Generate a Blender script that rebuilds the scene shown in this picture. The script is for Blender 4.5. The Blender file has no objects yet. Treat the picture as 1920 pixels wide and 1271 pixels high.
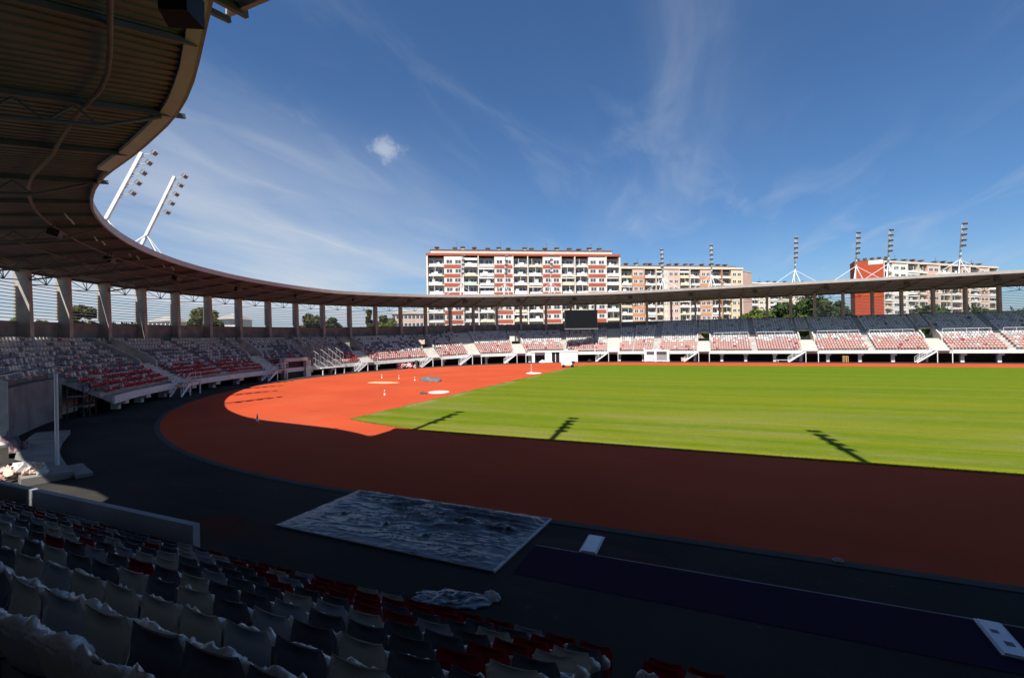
import bpy, math, random
import numpy as np
from mathutils import Vector, Matrix
random.seed(7); rng = np.random.default_rng(7)
SC = bpy.context.scene
COL = SC.collection
R_ = math.radians
PI = math.pi

# ------------------------------------------------------------------ camera, sky, sun, exposure
CAMP = Vector((-29.77, -61.40, 5.83)); YAW = R_(22.9); ROLL = R_(-0.93); FPX = 862.0
fw = Vector((-math.sin(YAW), math.cos(YAW), 0.0)); r0 = Vector((math.cos(YAW), math.sin(YAW), 0.0)); u0 = Vector((0, 0, 1))
rt = r0 * math.cos(ROLL) + u0 * math.sin(ROLL); up = u0 * math.cos(ROLL) - r0 * math.sin(ROLL)
cd = bpy.data.cameras.new('camera'); cam = bpy.data.objects.new('camera', cd); COL.objects.link(cam)
cd.sensor_width = 36.0; cd.lens = FPX * 36.0 / 1920.0; cd.clip_start = 0.05; cd.clip_end = 6000
cam.matrix_world = Matrix(((rt.x, up.x, -fw.x, CAMP.x), (rt.y, up.y, -fw.y, CAMP.y), (rt.z, up.z, -fw.z, CAMP.z), (0, 0, 0, 1)))
SC.camera = cam
SUN_EL = 56.0

def ray(px, py):
    return fw + rt * ((px - 960) / FPX) + up * ((635.5 - py) / FPX)
def pix(px, py, depth):                      # a real place along a line of sight, used to survey the site
    return CAMP + ray(px, py) * depth

world = bpy.data.worlds.new('World'); SC.world = world; world.use_nodes = True
WN = world.node_tree.nodes; WL = world.node_tree.links
def wn(t, **k):
    n = WN.new(t)
    for a, b in k.items(): setattr(n, a, b)
    return n
def build_world():
    bg = WN['Background']
    sky = wn('ShaderNodeTexSky', sky_type='NISHITA'); sky.sun_disc = False
    sky.sun_elevation = R_(SUN_EL); sky.sun_rotation = R_(180); sky.altitude = 200
    sky.air_density = 1.0; sky.dust_density = 0.6; sky.ozone_density = 2.2
    tc = wn('ShaderNodeTexCoord'); nrm = wn('ShaderNodeVectorMath', operation='NORMALIZE'); WL.new(tc.outputs['Generated'], nrm.inputs[0])
    sep = wn('ShaderNodeSeparateXYZ'); WL.new(nrm.outputs[0], sep.inputs[0])
    def mth(op, a, b=None, c=None):
        n = wn('ShaderNodeMath', operation=op)
        for i, x in enumerate((a, b, c)):
            if x is None: continue
            if isinstance(x, (int, float)): n.inputs[i].default_value = x
            else: WL.new(x, n.inputs[i])
        return n.outputs[0]
    def smooth(x, a, b):
        n = wn('ShaderNodeMapRange', interpolation_type='SMOOTHSTEP'); WL.new(x, n.inputs[0]); n.inputs[1].default_value = a; n.inputs[2].default_value = b
        return n.outputs[0]
    zc = mth('MAXIMUM', sep.outputs[2], 0.0); zz = mth('ADD', zc, 0.10)
    px_ = mth('DIVIDE', sep.outputs[0], zz); py_ = mth('DIVIDE', sep.outputs[1], zz)
    comb = wn('ShaderNodeCombineXYZ'); WL.new(px_, comb.inputs[0]); WL.new(py_, comb.inputs[1])
    def streak(rot, sx, sy, scale, detail, rough, dist, off):
        mp = wn('ShaderNodeMapping'); WL.new(comb.outputs[0], mp.inputs[0]); mp.inputs['Rotation'].default_value = (0, 0, rot); mp.inputs['Scale'].default_value = (sx, sy, 1); mp.inputs['Location'].default_value = (off, off * .7, 0)
        nz = wn('ShaderNodeTexNoise'); WL.new(mp.outputs[0], nz.inputs['Vector']); nz.inputs['Scale'].default_value = scale; nz.inputs['Detail'].default_value = detail; nz.inputs['Roughness'].default_value = rough; nz.inputs['Distortion'].default_value = dist
        return nz.outputs[0]
    a = R_(-22.9)
    n1 = streak(-a - .30, 1.0, 0.30, 1.2, 6, .52, .9, 6.4)
    n2 = streak(-a + .5, 1.0, 0.55, .55, 4, .5, .5, 7.7)
    n3 = streak(-a - .35, 1.0, 0.35, 3.0, 7, .55, 1.0, 1.3)
    wisp = mth('MULTIPLY', smooth(n1, .34, .84), smooth(n2, .34, .70))
    fine = mth('MULTIPLY', smooth(n3, .46, .78), smooth(n2, .30, .58))
    # more cloud to the left (towards -x) and low down
    left = smooth(sep.outputs[0], -.15, -.75); low = smooth(sep.outputs[2], .50, .08)
    bank = mth('MULTIPLY', mth('MULTIPLY', smooth(n2, .30, .60), left), low)
    bank = mth('MULTIPLY', bank, mth('ADD', .45, mth('MULTIPLY', n1, .9)))
    hz = mth('MULTIPLY', smooth(sep.outputs[2], .24, -.02), mth('ADD', .30, mth('MULTIPLY', left, .55)))
    bank = mth('ADD', bank, hz)
    amt = mth('ADD', mth('MULTIPLY', wisp, .27), mth('ADD', mth('MULTIPLY', fine, .18), mth('MULTIPLY', bank, .62)))
    # one small puff
    d = ray(722, 280).normalized()
    sub = wn('ShaderNodeVectorMath', operation='SUBTRACT'); WL.new(nrm.outputs[0], sub.inputs[0]); sub.inputs[1].default_value = d
    sc_ = wn('ShaderNodeVectorMath', operation='MULTIPLY'); WL.new(sub.outputs[0], sc_.inputs[0]); sc_.inputs[1].default_value = (20, 20, 46)
    ln = wn('ShaderNodeVectorMath', operation='LENGTH'); WL.new(sc_.outputs[0], ln.inputs[0])
    nzp = wn('ShaderNodeTexNoise'); WL.new(nrm.outputs[0], nzp.inputs['Vector']); nzp.inputs['Scale'].default_value = 34; nzp.inputs['Detail'].default_value = 7
    puff = smooth(mth('ADD', ln.outputs[1], mth('MULTIPLY', mth('SUBTRACT', nzp.outputs[0], .5), 2.6)), 1.0, .1)
    amt = mth('MINIMUM', mth('ADD', amt, mth('MULTIPLY', puff, .5)), .92)
    sat = wn('ShaderNodeMix', data_type='RGBA', blend_type='MULTIPLY'); sat.inputs[0].default_value = 1.0; WL.new(sky.outputs[0], sat.inputs[6]); sat.inputs[7].default_value = (.72, 1.05, 1.38, 1)
    mix = wn('ShaderNodeMix', data_type='RGBA'); WL.new(amt, mix.inputs['Factor']); WL.new(sat.outputs[2], mix.inputs[6]); mix.inputs[7].default_value = (7.4, 8.1, 9.0, 1)
    WL.new(mix.outputs[2], bg.inputs['Color']); bg.inputs['Strength'].default_value = 0.05
build_world()
sd = bpy.data.lights.new('sun', 'SUN'); sun = bpy.data.objects.new('sun', sd); COL.objects.link(sun)
sd.energy = 5.0; sd.angle = R_(.5); sd.color = (1.0, .95, .87)
sun.rotation_euler = Vector((-.10, math.cos(R_(SUN_EL)), -math.sin(R_(SUN_EL)))).to_track_quat('-Z', 'Y').to_euler()
SC.view_settings.view_transform = 'Standard'; SC.view_settings.look = 'None'; SC.view_settings.gamma = 1.0; SC.view_settings.use_curve_mapping = False
SC.view_settings.exposure = 0.75
SC.render.engine = 'CYCLES'
SC.cycles.max_bounces = 6; SC.cycles.diffuse_bounces = 3; SC.cycles.glossy_bounces = 2; SC.cycles.transmission_bounces = 4; SC.cycles.transparent_max_bounces = 12
SC.cycles.use_denoising = True

# ------------------------------------------------------------------ materials
MATS = {}
def mat(name, col, rough=.7, var=.15, scale=3.0, bump=0.0, bscale=40.0, metal=0.0, col2=None, stretch=(1, 1, 1), spec=.35, detail=5, trans=0.0, alpha=1.0):
    if name in MATS: return MATS[name]
    m = bpy.data.materials.new(name); m.use_nodes = True; nt = m.node_tree; N = nt.nodes; L = nt.links
    b = N['Principled BSDF']; b.inputs['Roughness'].default_value = rough; b.inputs['Metallic'].default_value = metal
    b.inputs['Specular IOR Level'].default_value = spec; b.inputs['Transmission Weight'].default_value = trans; b.inputs['Alpha'].default_value = alpha
    tc = N.new('ShaderNodeTexCoord'); mp = N.new('ShaderNodeMapping'); L.new(tc.outputs['Object'], mp.inputs[0]); mp.inputs['Scale'].default_value = stretch
    nz = N.new('ShaderNodeTexNoise'); L.new(mp.outputs[0], nz.inputs['Vector']); nz.inputs['Scale'].default_value = scale; nz.inputs['Detail'].default_value = detail
    rp = N.new('ShaderNodeValToRGB'); L.new(nz.outputs[0], rp.inputs[0]); rp.color_ramp.elements[0].position = .3; rp.color_ramp.elements[1].position = .7
    c = np.array(col[:3]); c2 = np.array(col2[:3]) if col2 else np.clip(c * (1 + var), 0, 1)
    c1 = c if col2 else c * (1 - var)
    rp.color_ramp.elements[0].color = (*c1, 1); rp.color_ramp.elements[1].color = (*c2, 1)
    L.new(rp.outputs[0], b.inputs['Base Color'])
    if bump:
        bz = N.new('ShaderNodeTexNoise'); L.new(mp.outputs[0], bz.inputs['Vector']); bz.inputs['Scale'].default_value = bscale; bz.inputs['Detail'].default_value = 3
        bp = N.new('ShaderNodeBump'); bp.inputs['Strength'].default_value = bump; bp.inputs['Distance'].default_value = .02; L.new(bz.outputs[0], bp.inputs['Height']); L.new(bp.outputs[0], b.inputs['Normal'])
    MATS[name] = m; return m
M_conc = mat('concrete', (.42, .40, .37), .85, .22, 1.2, .15, 14)
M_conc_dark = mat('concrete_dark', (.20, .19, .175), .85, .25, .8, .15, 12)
M_conc_lt = mat('concrete_pale', (.52, .49, .43), .8, .15, 1.5, .1, 20)
M_fascia = mat('white_concrete', (.66, .65, .61), .75, .10, 1.8, .05, 20)
M_col = mat('column_concrete', (.36, .33, .295), .85, .18, 1.0, .12, 14)
M_white = mat('white_paint', (.78, .78, .76), .5, .05, 2.0)
M_steelw = mat('white_steel', (.72, .73, .74), .4, .05, 2.0, spec=.5)
M_galv = mat('galvanised_steel', (.42, .43, .44), .45, .15, 6.0, metal=.6)
M_black = mat('black_plastic', (.012, .012, .013), .5, .2, 4)
M_dark = mat('dark_steel', (.05, .05, .055), .5, .2, 4)
M_deck = mat('roof_sheet', (.105, .112, .120), .6, .18, .9, stretch=(1, 1, 1))
M_roofedge = mat('roof_flashing', (.36, .33, .31), .5, .1, 1.2)
M_slat = mat('aluminium_slat', (.40, .41, .42), .5, .1, 2.0)
M_brown = mat('brown_steel', (.13, .115, .10), .6, .15, 3)
M_screen = mat('screen_black', (.006, .006, .007), .35, .2, 3)
M_wood = mat('raw_timber', (.45, .27, .10), .75, .25, 6, stretch=(1, 1, .2))
M_red = mat('red_seat_plastic', (.34, .026, .036), .4, .12, 3, spec=.4)
M_grey = mat('grey_seat_plastic', (.15, .157, .18), .4, .15, 3, spec=.4)
M_lgrey = mat('pale_grey_seat_plastic', (.46, .47, .49), .4, .12, 3, spec=.4)
M_wseat = mat('white_seat_plastic', (.58, .54, .46), .4, .08, 3, spec=.4)
M_track = mat('track_rubber', (.385, .060, .023), .95, .09, .16, .25, 120, spec=.06)
M_apron = mat('asphalt', (.019, .019, .020), .9, .0, .22, .3, 60, col2=(.042, .038, .034), detail=8, spec=.10)
M_runway = mat('runway_rubber', (.022, .010, .030), .9, .15, .6, .2, 90, spec=.08)
M_ground = mat('town_ground', (.10, .11, .06), .95, .2, .02, col2=(.16, .145, .115))

def orange_wet(m):
    return m

# ------------------------------------------------------------------ mesh helpers
class MB:
    def __init__(s): s.v = []; s.f = []; s.mi = []
    def add(s, vs, fs, mi=0):
        o = len(s.v); s.v.extend([tuple(p) for p in vs]); s.f.extend([tuple(i + o for i in f) for f in fs]); s.mi.extend([mi] * len(fs)); return s
    def box(s, x0, x1, y0, y1, z0, z1, mi=0, M=None):
        p = [(x0, y0, z0), (x1, y0, z0), (x1, y1, z0), (x0, y1, z0), (x0, y0, z1), (x1, y0, z1), (x1, y1, z1), (x0, y1, z1)]
        if M is not None: p = [M @ Vector(q) for q in p]
        return s.add(p, [(0, 3, 2, 1), (4, 5, 6, 7), (0, 1, 5, 4), (1, 2, 6, 5), (2, 3, 7, 6), (3, 0, 4, 7)], mi)
    def bar(s, a, b, w, h=None, mi=0, upv=(0, 0, 1)):
        a = Vector(a); b = Vector(b); h = h or w; d = (b - a).normalized(); u = Vector(upv)
        if abs(d.dot(u)) > .98: u = Vector((0, 1, 0))
        x = d.cross(u).normalized(); y = x.cross(d)
        p = []
        for q in (a, b):
            for sx, sy in ((-1, -1), (1, -1), (1, 1), (-1, 1)): p.append(q + x * (sx * w / 2) + y * (sy * h / 2))
        return s.add(p, [(0, 3, 2, 1)[::-1], (4, 5, 6, 7)[::-1], (0, 1, 5, 4)[::-1], (1, 2, 6, 5)[::-1], (2, 3, 7, 6)[::-1], (3, 0, 4, 7)[::-1]], mi)
    def tube(s, a, b, r, r2=None, n=8, mi=0, cap=True):
        a = Vector(a); b = Vector(b); r2 = r if r2 is None else r2; d = (b - a).normalized()
        u = Vector((0, 0, 1)) if abs(d.z) < .95 else Vector((1, 0, 0)); x = d.cross(u).normalized(); y = x.cross(d)
        p = [q + (x * math.cos(2 * PI * i / n) + y * math.sin(2 * PI * i / n)) * rr for q, rr in ((a, r), (b, r2)) for i in range(n)]
        f = [(i, i + n, (i + 1) % n + n, (i + 1) % n) for i in range(n)]
        if cap: f += [tuple(range(n)), tuple(range(2 * n - 1, n - 1, -1))]
        return s.add(p, f, mi)
    def lathe(s, prof, n=16, mi=0, c=(0, 0, 0)):
        p = [(c[0] + r * math.cos(2 * PI * i / n), c[1] + r * math.sin(2 * PI * i / n), c[2] + z) for r, z in prof for i in range(n)]
        f = [(k * n + i, k * n + (i + 1) % n, (k + 1) * n + (i + 1) % n, (k + 1) * n + i) for k in range(len(prof) - 1) for i in range(n)]
        return s.add(p, f, mi)
    def build(s, name, mats, parent=None, smooth=False, mesh=None):
        me = bpy.data.meshes.new(name); me.from_pydata(s.v, [], s.f)
        for m in (mats if isinstance(mats, (list, tuple)) else [mats]): me.materials.append(m)
        if len(me.materials) > 1: me.polygons.foreach_set('material_index', s.mi)
        if smooth: me.polygons.foreach_set('use_smooth', [True] * len(s.f))
        me.update()
        return link(name, me, parent)
def link(name, me, parent=None):
    o = bpy.data.objects.new(name, me); COL.objects.link(o)
    if parent: o.parent = parent
    return o
def tag(o, label=None, cat=None, group=None, kind=None):
    if label: o['label'] = label
    if cat: o['category'] = cat
    if group: o['group'] = group
    if kind: o['kind'] = kind
    return o
def thing(name, label, cat, loc=(0, 0, 0), rz=0, group=None):
    o = bpy.data.objects.new(name, None); COL.objects.link(o); o.location = loc; o.rotation_euler = (0, 0, rz); o.empty_display_size = .2
    return tag(o, label, cat, group)
KIDS = {}
def kids(o): return [c for c in list(o.children)]
def dup(o, loc=None, rz=None, label=None, parent=None):
    c = o.copy(); COL.objects.link(c)
    if parent is not None: c.parent = parent
    if loc is not None: c.location = loc
    if rz is not None: c.rotation_euler = (0, 0, rz)
    if label: c['label'] = label
    for k in kids(o): dup(k, parent=c)
    return c

# ------------------------------------------------------------------ stadium line: s = distance round the bowl (front line R = 51.5), R = distance from the bend's centre
XC = -42.2; RF = 51.5; SL = PI * RF
def frame(s):
    if s < 0: return (XC - s, 0.0), (0.0, -1.0), (-1.0, 0.0)
    if s > SL: return (XC + (s - SL), 0.0), (0.0, 1.0), (1.0, 0.0)
    th = -PI / 2 + s / RF
    n = (-math.cos(th), math.sin(th)); t = (math.sin(th), math.cos(th))
    return (XC, 0.0), n, t
def P(s, R, z):
    c, n, t = frame(s); return (c[0] + n[0] * R, c[1] + n[1] * R, z)
def rotz(s):
    _, n, t = frame(s); return math.atan2(t[1], t[0])
def lerp(s, tab):
    return float(np.interp(s, [a for a, b in tab], [b for a, b in tab]))
def zf(s): return lerp(s, [(60, 1.5), (90, 1.65), (107, 1.95), (120, 2.35), (160, 2.4)])
def nrow(s): return 11 if s < 115 else 12 if s < 149 else 13 if s < 158 else 14 if s < 162.5 else 16
def rw(s): return lerp(s, [(60, 62.3), (110, 62.6), (145, 64.6)])
def wtop(s): return lerp(s, [(45, 8.3), (60, 8.6), (90, 8.9), (115, 9.55), (150, 9.95)])
def rin(s): return lerp(s, [(-2, 54.0), (0, 52.7), (2.3, 51.54), (4, 50.82), (5.6, 50.2), (7.1, 49.8), (8.2, 49.58), (9.5, 49.46), (10.8, 49.45), (12.6, 49.53), (14.7, 49.72), (16, 49.95), (18.2, 50.25), (20.4, 50.46), (26, 50.7)])
def zin(s): return lerp(s, [(2, 16.75), (5, 16.45), (7, 16.2), (9, 15.95), (11, 15.72), (13, 15.5), (16, 15.22), (20, 15.03), (26, 14.97), (45, 14.95), (85, 14.95), (95, 15.25), (115, 15.8), (135, 16.4), (200, 16.45), (240, 16.45)])
def rout(s): return lerp(s, [(5, 61.9), (6.2, 60.2), (8.2, 60.3), (10, 60.9), (17, 60.9), (20, 61.6), (27, 62.2), (60, 62.3), (110, 62.7), (140, 66.0)])
def zout(s): return lerp(s, [(20, 13.3), (45, 13.3), (90, 13.75), (115, 14.3), (140, 15.15)])
TR, TZ = .8, .44
S0, S1 = 27.0, 255.0
SF = 37.0                                    # short of this the lower rows give way to a concrete block
def srange(a, b, step=1.35):
    n = max(1, int(math.ceil((b - a) / step))); return [a + (b - a) * i / n for i in range(n + 1)]
def sweep(mb, ss, prof, closed=True, mi=0, caps=True):
    """prof(s) -> list of (R, z); quads along s"""
    rows = [[P(s, R, z) for R, z in prof(s)] for s in ss]
    n = len(rows[0]); vs = [p for r in rows for p in r]; fs = []
    m = n if closed else n - 1
    for i in range(len(ss) - 1):
        for j in range(m): fs.append((i * n + j, i * n + (j + 1) % n, (i + 1) * n + (j + 1) % n, (i + 1) * n + j))
    if closed and caps: fs += [tuple(range(n))[::-1], tuple((len(ss) - 1) * n + k for k in range(n))]
    return mb.add(vs, fs, mi)

# ------------------------------------------------------------------ ground, track, pitch
def sheet(name, pts, z, m, label=None):
    mb = MB().add([(x, y, z) for x, y in pts], [tuple(range(len(pts)))]); o = mb.build(name, m); o['kind'] = 'structure'; return o
sheet('ground', [(-2500, -1500), (2500, -1500), (2500, 3500), (-2500, 3500)], -.02, M_ground)
def stadium_loop(R, x1=75.0, n=96):
    pts = [(x1, -R)] + [(XC - R * math.cos(a), R * math.sin(a)) for a in np.linspace(-PI / 2, PI / 2, n)] + [(x1, R)]
    return pts
def ring(name, Ra, Rb, z, m, x1=75.0, n=96):
    a = stadium_loop(Ra, x1, n); b = stadium_loop(Rb, x1, n); k = len(a)
    mb = MB().add([(x, y, z) for x, y in a + b], [(i + 1, i, k + i, k + i + 1) for i in range(k - 1)]); o = mb.build(name, m); o['kind'] = 'structure'; return o
def stain_apron():
    N = M_apron.node_tree.nodes; L = M_apron.node_tree.links; b = N['Principled BSDF']; src = b.inputs['Base Color'].links[0].from_socket
    tc = N.new('ShaderNodeTexCoord')
    for sc, lo, hi, col, k, st in ((.16, .60, .72, (.085, .014, .008), .75, (1, 1.4, 1)), (.5, .58, .80, (.075, .070, .062), .6, (.35, 1.6, 1)), (2.6, .66, .74, (.10, .095, .085), .4, (1, 1, 1))):
        mp = N.new('ShaderNodeMapping'); mp.inputs['Scale'].default_value = st; mp.inputs['Location'].default_value = (3.3, 1.2, 0); L.new(tc.outputs['Object'], mp.inputs[0])
        n = N.new('ShaderNodeTexNoise'); n.inputs['Scale'].default_value = sc; n.inputs['Detail'].default_value = 6; L.new(mp.outputs[0], n.inputs['Vector'])
        r = N.new('ShaderNodeMapRange'); L.new(n.outputs[0], r.inputs[0]); r.inputs[1].default_value = lo; r.inputs[2].default_value = hi; r.inputs[4].default_value = k
        m = N.new('ShaderNodeMix'); m.data_type = 'RGBA'; L.new(r.outputs[0], m.inputs[0]); L.new(src, m.inputs[6]); m.inputs[7].default_value = (*col, 1); src = m.outputs[2]
    L.new(src, b.inputs['Base Color'])
stain_apron()
def weather_track():
    N = M_track.node_tree.nodes; L = M_track.node_tree.links; b = N['Principled BSDF']; src = b.inputs['Base Color'].links[0].from_socket; tc = N.new('ShaderNodeTexCoord')
    for sc, lo, hi, col, k, st in ((.09, .50, .70, (.42, .085, .038), .5, (1, 1, 1)), (.9, .62, .74, (.26, .036, .016), .35, (.25, 1.2, 1)), (3.5, .68, .76, (.44, .16, .09), .35, (1, 1, 1))):
        mp = N.new('ShaderNodeMapping'); mp.inputs['Scale'].default_value = st; L.new(tc.outputs['Object'], mp.inputs[0]); n = N.new('ShaderNodeTexNoise'); n.inputs['Scale'].default_value = sc; n.inputs['Detail'].default_value = 7; L.new(mp.outputs[0], n.inputs['Vector'])
        r = N.new('ShaderNodeMapRange'); L.new(n.outputs[0], r.inputs[0]); r.inputs[1].default_value = lo; r.inputs[2].default_value = hi; r.inputs[4].default_value = k
        m = N.new('ShaderNodeMix'); m.data_type = 'RGBA'; L.new(r.outputs[0], m.inputs[0]); L.new(src, m.inputs[6]); m.inputs[7].default_value = (*col, 1); src = m.outputs[2]
    L.new(src, b.inputs['Base Color'])
weather_track()
ring('apron', 47.3, 70.0, .004, M_apron)
# track: eight lanes and the red D inside the bend
mb = MB()
lp = stadium_loop(47.3, 75.0); gl = [(75.0, -36.5)]
XG = -54.6
thc = math.acos((XC - XG) / 36.5)
mb.add([(x, y, .012) for x, y in lp], [tuple(range(len(lp)))[::-1]])
trk = mb.build('track', M_track); trk['kind'] = 'structure'
# lawn: rectangle whose left corners are cut by the inner line of the bend
arc = [(XC - 36.5 * math.cos(a), 36.5 * math.sin(a)) for a in np.linspace(-PI / 2, -thc, 14)]
edge = arc + [(XG + .12 * math.sin(i * 1.7) + .07 * math.sin(i * 4.1), y) for i, y in enumerate(np.linspace(arc[-1][1] + .6, -arc[-1][1] - .6, 60))] + [(x, -y) for x, y in arc[::-1]]
lawn_pts = [(75.0, -36.5)] + edge + [(75.0, 36.5)]
def lawn_material():
    m = bpy.data.materials.new('lawn'); m.use_nodes = True; N = m.node_tree.nodes; L = m.node_tree.links; b = N['Principled BSDF']; b.inputs['Roughness'].default_value = .95; b.inputs['Specular IOR Level'].default_value = .04
    tc = N.new('ShaderNodeTexCoord'); sp = N.new('ShaderNodeSeparateXYZ'); L.new(tc.outputs['Object'], sp.inputs[0])
    def noise(sx, sy, sc, det=4):
        mp = N.new('ShaderNodeMapping'); mp.inputs['Scale'].default_value = (sx, sy, 1); L.new(tc.outputs['Object'], mp.inputs[0])
        n = N.new('ShaderNodeTexNoise'); n.inputs['Scale'].default_value = sc; n.inputs['Detail'].default_value = det; L.new(mp.outputs[0], n.inputs['Vector']); return n.outputs[0]
    def mr(x, a, b2, c=0, d=1):
        n = N.new('ShaderNodeMapRange'); n.interpolation_type = 'SMOOTHSTEP'; L.new(x, n.inputs[0]); n.inputs[1].default_value = a; n.inputs[2].default_value = b2; n.inputs[3].default_value = c; n.inputs[4].default_value = d; return n.outputs[0]
    def mixc(f, a, b2):
        n = N.new('ShaderNodeMix'); n.data_type = 'RGBA'
        if isinstance(f, float): n.inputs[0].default_value = f
        else: L.new(f, n.inputs[0])
        for i, x in ((6, a), (7, b2)):
            if isinstance(x, tuple): n.inputs[i].default_value = (*x, 1)
            else: L.new(x, n.inputs[i])
        return n.outputs[2]
    def mm(op, a, b2):
        n = N.new('ShaderNodeMath'); n.operation = op
        for i, x in enumerate((a, b2)):
            if isinstance(x, float): n.inputs[i].default_value = x
            else: L.new(x, n.inputs[i])
        return n.outputs[0]
    base = mixc(mr(noise(.05, 1.0, .42, 3), .30, .70), (0.078, 0.126, 0.003), (0.128, 0.152, 0.005))
    fine = noise(.12, 1.6, 3.0, 6)
    base = mixc(mr(fine, .45, .75, 0, .55), base, (0.15, 0.15, 0.04))
    st = mr(noise(.03, 1.0, 1.6, 2), .52, .56); base = mixc(mm('MULTIPLY', st, .16), base, (0.062, 0.1, 0.006))
    near = mr(sp.outputs[1], -14.0, -31.0); dry = mm('MULTIPLY', near, mr(noise(.10, .7, .55, 5), .44, .66))
    base = mixc(mm('MULTIPLY', dry, .55), base, (0.175, 0.165, 0.055))
    far = mr(sp.outputs[1], -5.0, 25.0); base = mixc(mm('MULTIPLY', far, .60), base, (0.074, 0.134, 0.004))
    edge = mr(sp.outputs[1], -35.0, -36.4); base = mixc(mm('MULTIPLY', edge, .75), base, (0.2, 0.19, 0.01))
    ed2 = mm('MULTIPLY', mr(sp.outputs[0], -52.8, -54.6), mr(noise(.5, .5, .8, 4), .42, .58)); base = mixc(mm('MULTIPLY', ed2, .75), base, (0.22, 0.19, 0.09))
    ed3 = mm('MULTIPLY', mr(sp.outputs[1], -35.7, -36.5), mr(noise(.35, 1, .7, 4), .48, .60)); base = mixc(mm('MULTIPLY', ed3, .8), base, (0.22, 0.19, 0.1))
    L.new(base, b.inputs['Base Color'])
    sp2 = noise(1, 1, 9.0, 6); base = mixc(mr(sp2, .48, .72, 0, .45), base, (.055, .085, .006)); sp3 = noise(.5, 1, 2.2, 6); base = mixc(mr(sp3, .50, .75, 0, .40), base, (.17, .165, .04)); L.new(base, b.inputs['Base Color'])
    bz = noise(1, 1, 25, 4); bp = N.new('ShaderNodeBump'); bp.inputs['Strength'].default_value = .6; bp.inputs['Distance'].default_value = .04; L.new(bz, bp.inputs['Height']); L.new(bp.outputs[0], b.inputs['Normal'])
    return m
mb = MB().add([(x, y, .030) for x, y in lawn_pts], [tuple(range(len(lawn_pts)))[::-1]])
lawn = mb.build('lawn', lawn_material()); lawn['kind'] = 'structure'
# real blades along the near and left fringe of the lawn, where it meets the track
def grass_fringe():
    v = []; f = []
    def blade(x, y):
        a = rng.uniform(0, 2 * PI); h = rng.uniform(.02, .065); w = rng.uniform(.008, .02); dx, dy = math.cos(a) * w, math.sin(a) * w; lx, ly = rng.normal(0, .04, 2)
        o = len(v); v.extend([(x - dx, y - dy, .03), (x + dx, y + dy, .03), (x + lx, y + ly, .03 + h)]); f.append((o, o + 1, o + 2))
    for _ in range(9000):
        x = rng.uniform(-48, 40); blade(x, -36.5 + abs(rng.normal(0, .18)) - .05)
    for _ in range(7000):
        i = rng.integers(0, len(edge) - 1); t = rng.random(); x = edge[i][0] * (1 - t) + edge[i + 1][0] * t; y = edge[i][1] * (1 - t) + edge[i + 1][1] * t
        blade(x + abs(rng.normal(0, .25)) - .08, y + rng.normal(0, .1))
    me = bpy.data.meshes.new('grass'); me.from_pydata(v, [], f); me.materials.append(mat('grass_blade', (.115, .135, .010), .8, .3, .8)); o = link('grass', me); o['kind'] = 'stuff'
grass_fringe()
# white kerb line and grey gutter round the track, runway with its pale line
ring('track_gutter', 47.3, 47.62, .020, mat('gutter_concrete', (.034, .033, .032), .85, .2, 1.2))
sheet('runway', [(-34.3, -50.9), (60, -50.9), (60, -49.25), (-34.3, -49.25)], .012, M_runway)
sheet('runway_line', [(-34.3, -49.25), (60, -49.25), (60, -49.20), (-34.3, -49.20)], .016, mat('line_paint', (.16, .15, .15), .7, .4, 1.5))

# ------------------------------------------------------------------ the curved and far grandstand (one building)
COLS = [31.9, 36.6, 41.2, 45.9, 50.5, 55.4, 60.3, 65.2, 70.2, 75.2, 80.3, 85.3, 90.4, 95.7, 101.0, 106.3, 111.7, 117.2, 122.4, 127.7, 133.1, 138.7, 144.2, 149.5, 154.8, 160.3, 166.0, 171.8, 177.4, 182.2, 187.8, 192.7, 197.5, 203.0, 208.4, 213.6, 219.0, 224.3, 229.6, 235.0, 240.4, 245.8]
VOMS = [52.3, 72.0, 93.2, 109.3, 130.6, 173.7, 194.3, 215.6, 236.6]
WIDE = [119.3, 153.4]                        # broad stairs without a portal
AISLE = [62.2, 83.0, 142.0, 163.5, 184.0, 205.0, 226.0]
VW = 1.35
gs = thing('grandstand', 'curved grandstand beyond the track with red, grey and white seats under a roof', 'grandstand', (0, 0, 0))
brk = sorted(set([S0, S1] + [v - VW for v in VOMS] + [v + VW for v in VOMS] + [w - VW for w in WIDE] + [w + VW for w in WIDE] + [SF, 115, 149, 158, 162.5]))
blocks = []
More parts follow.
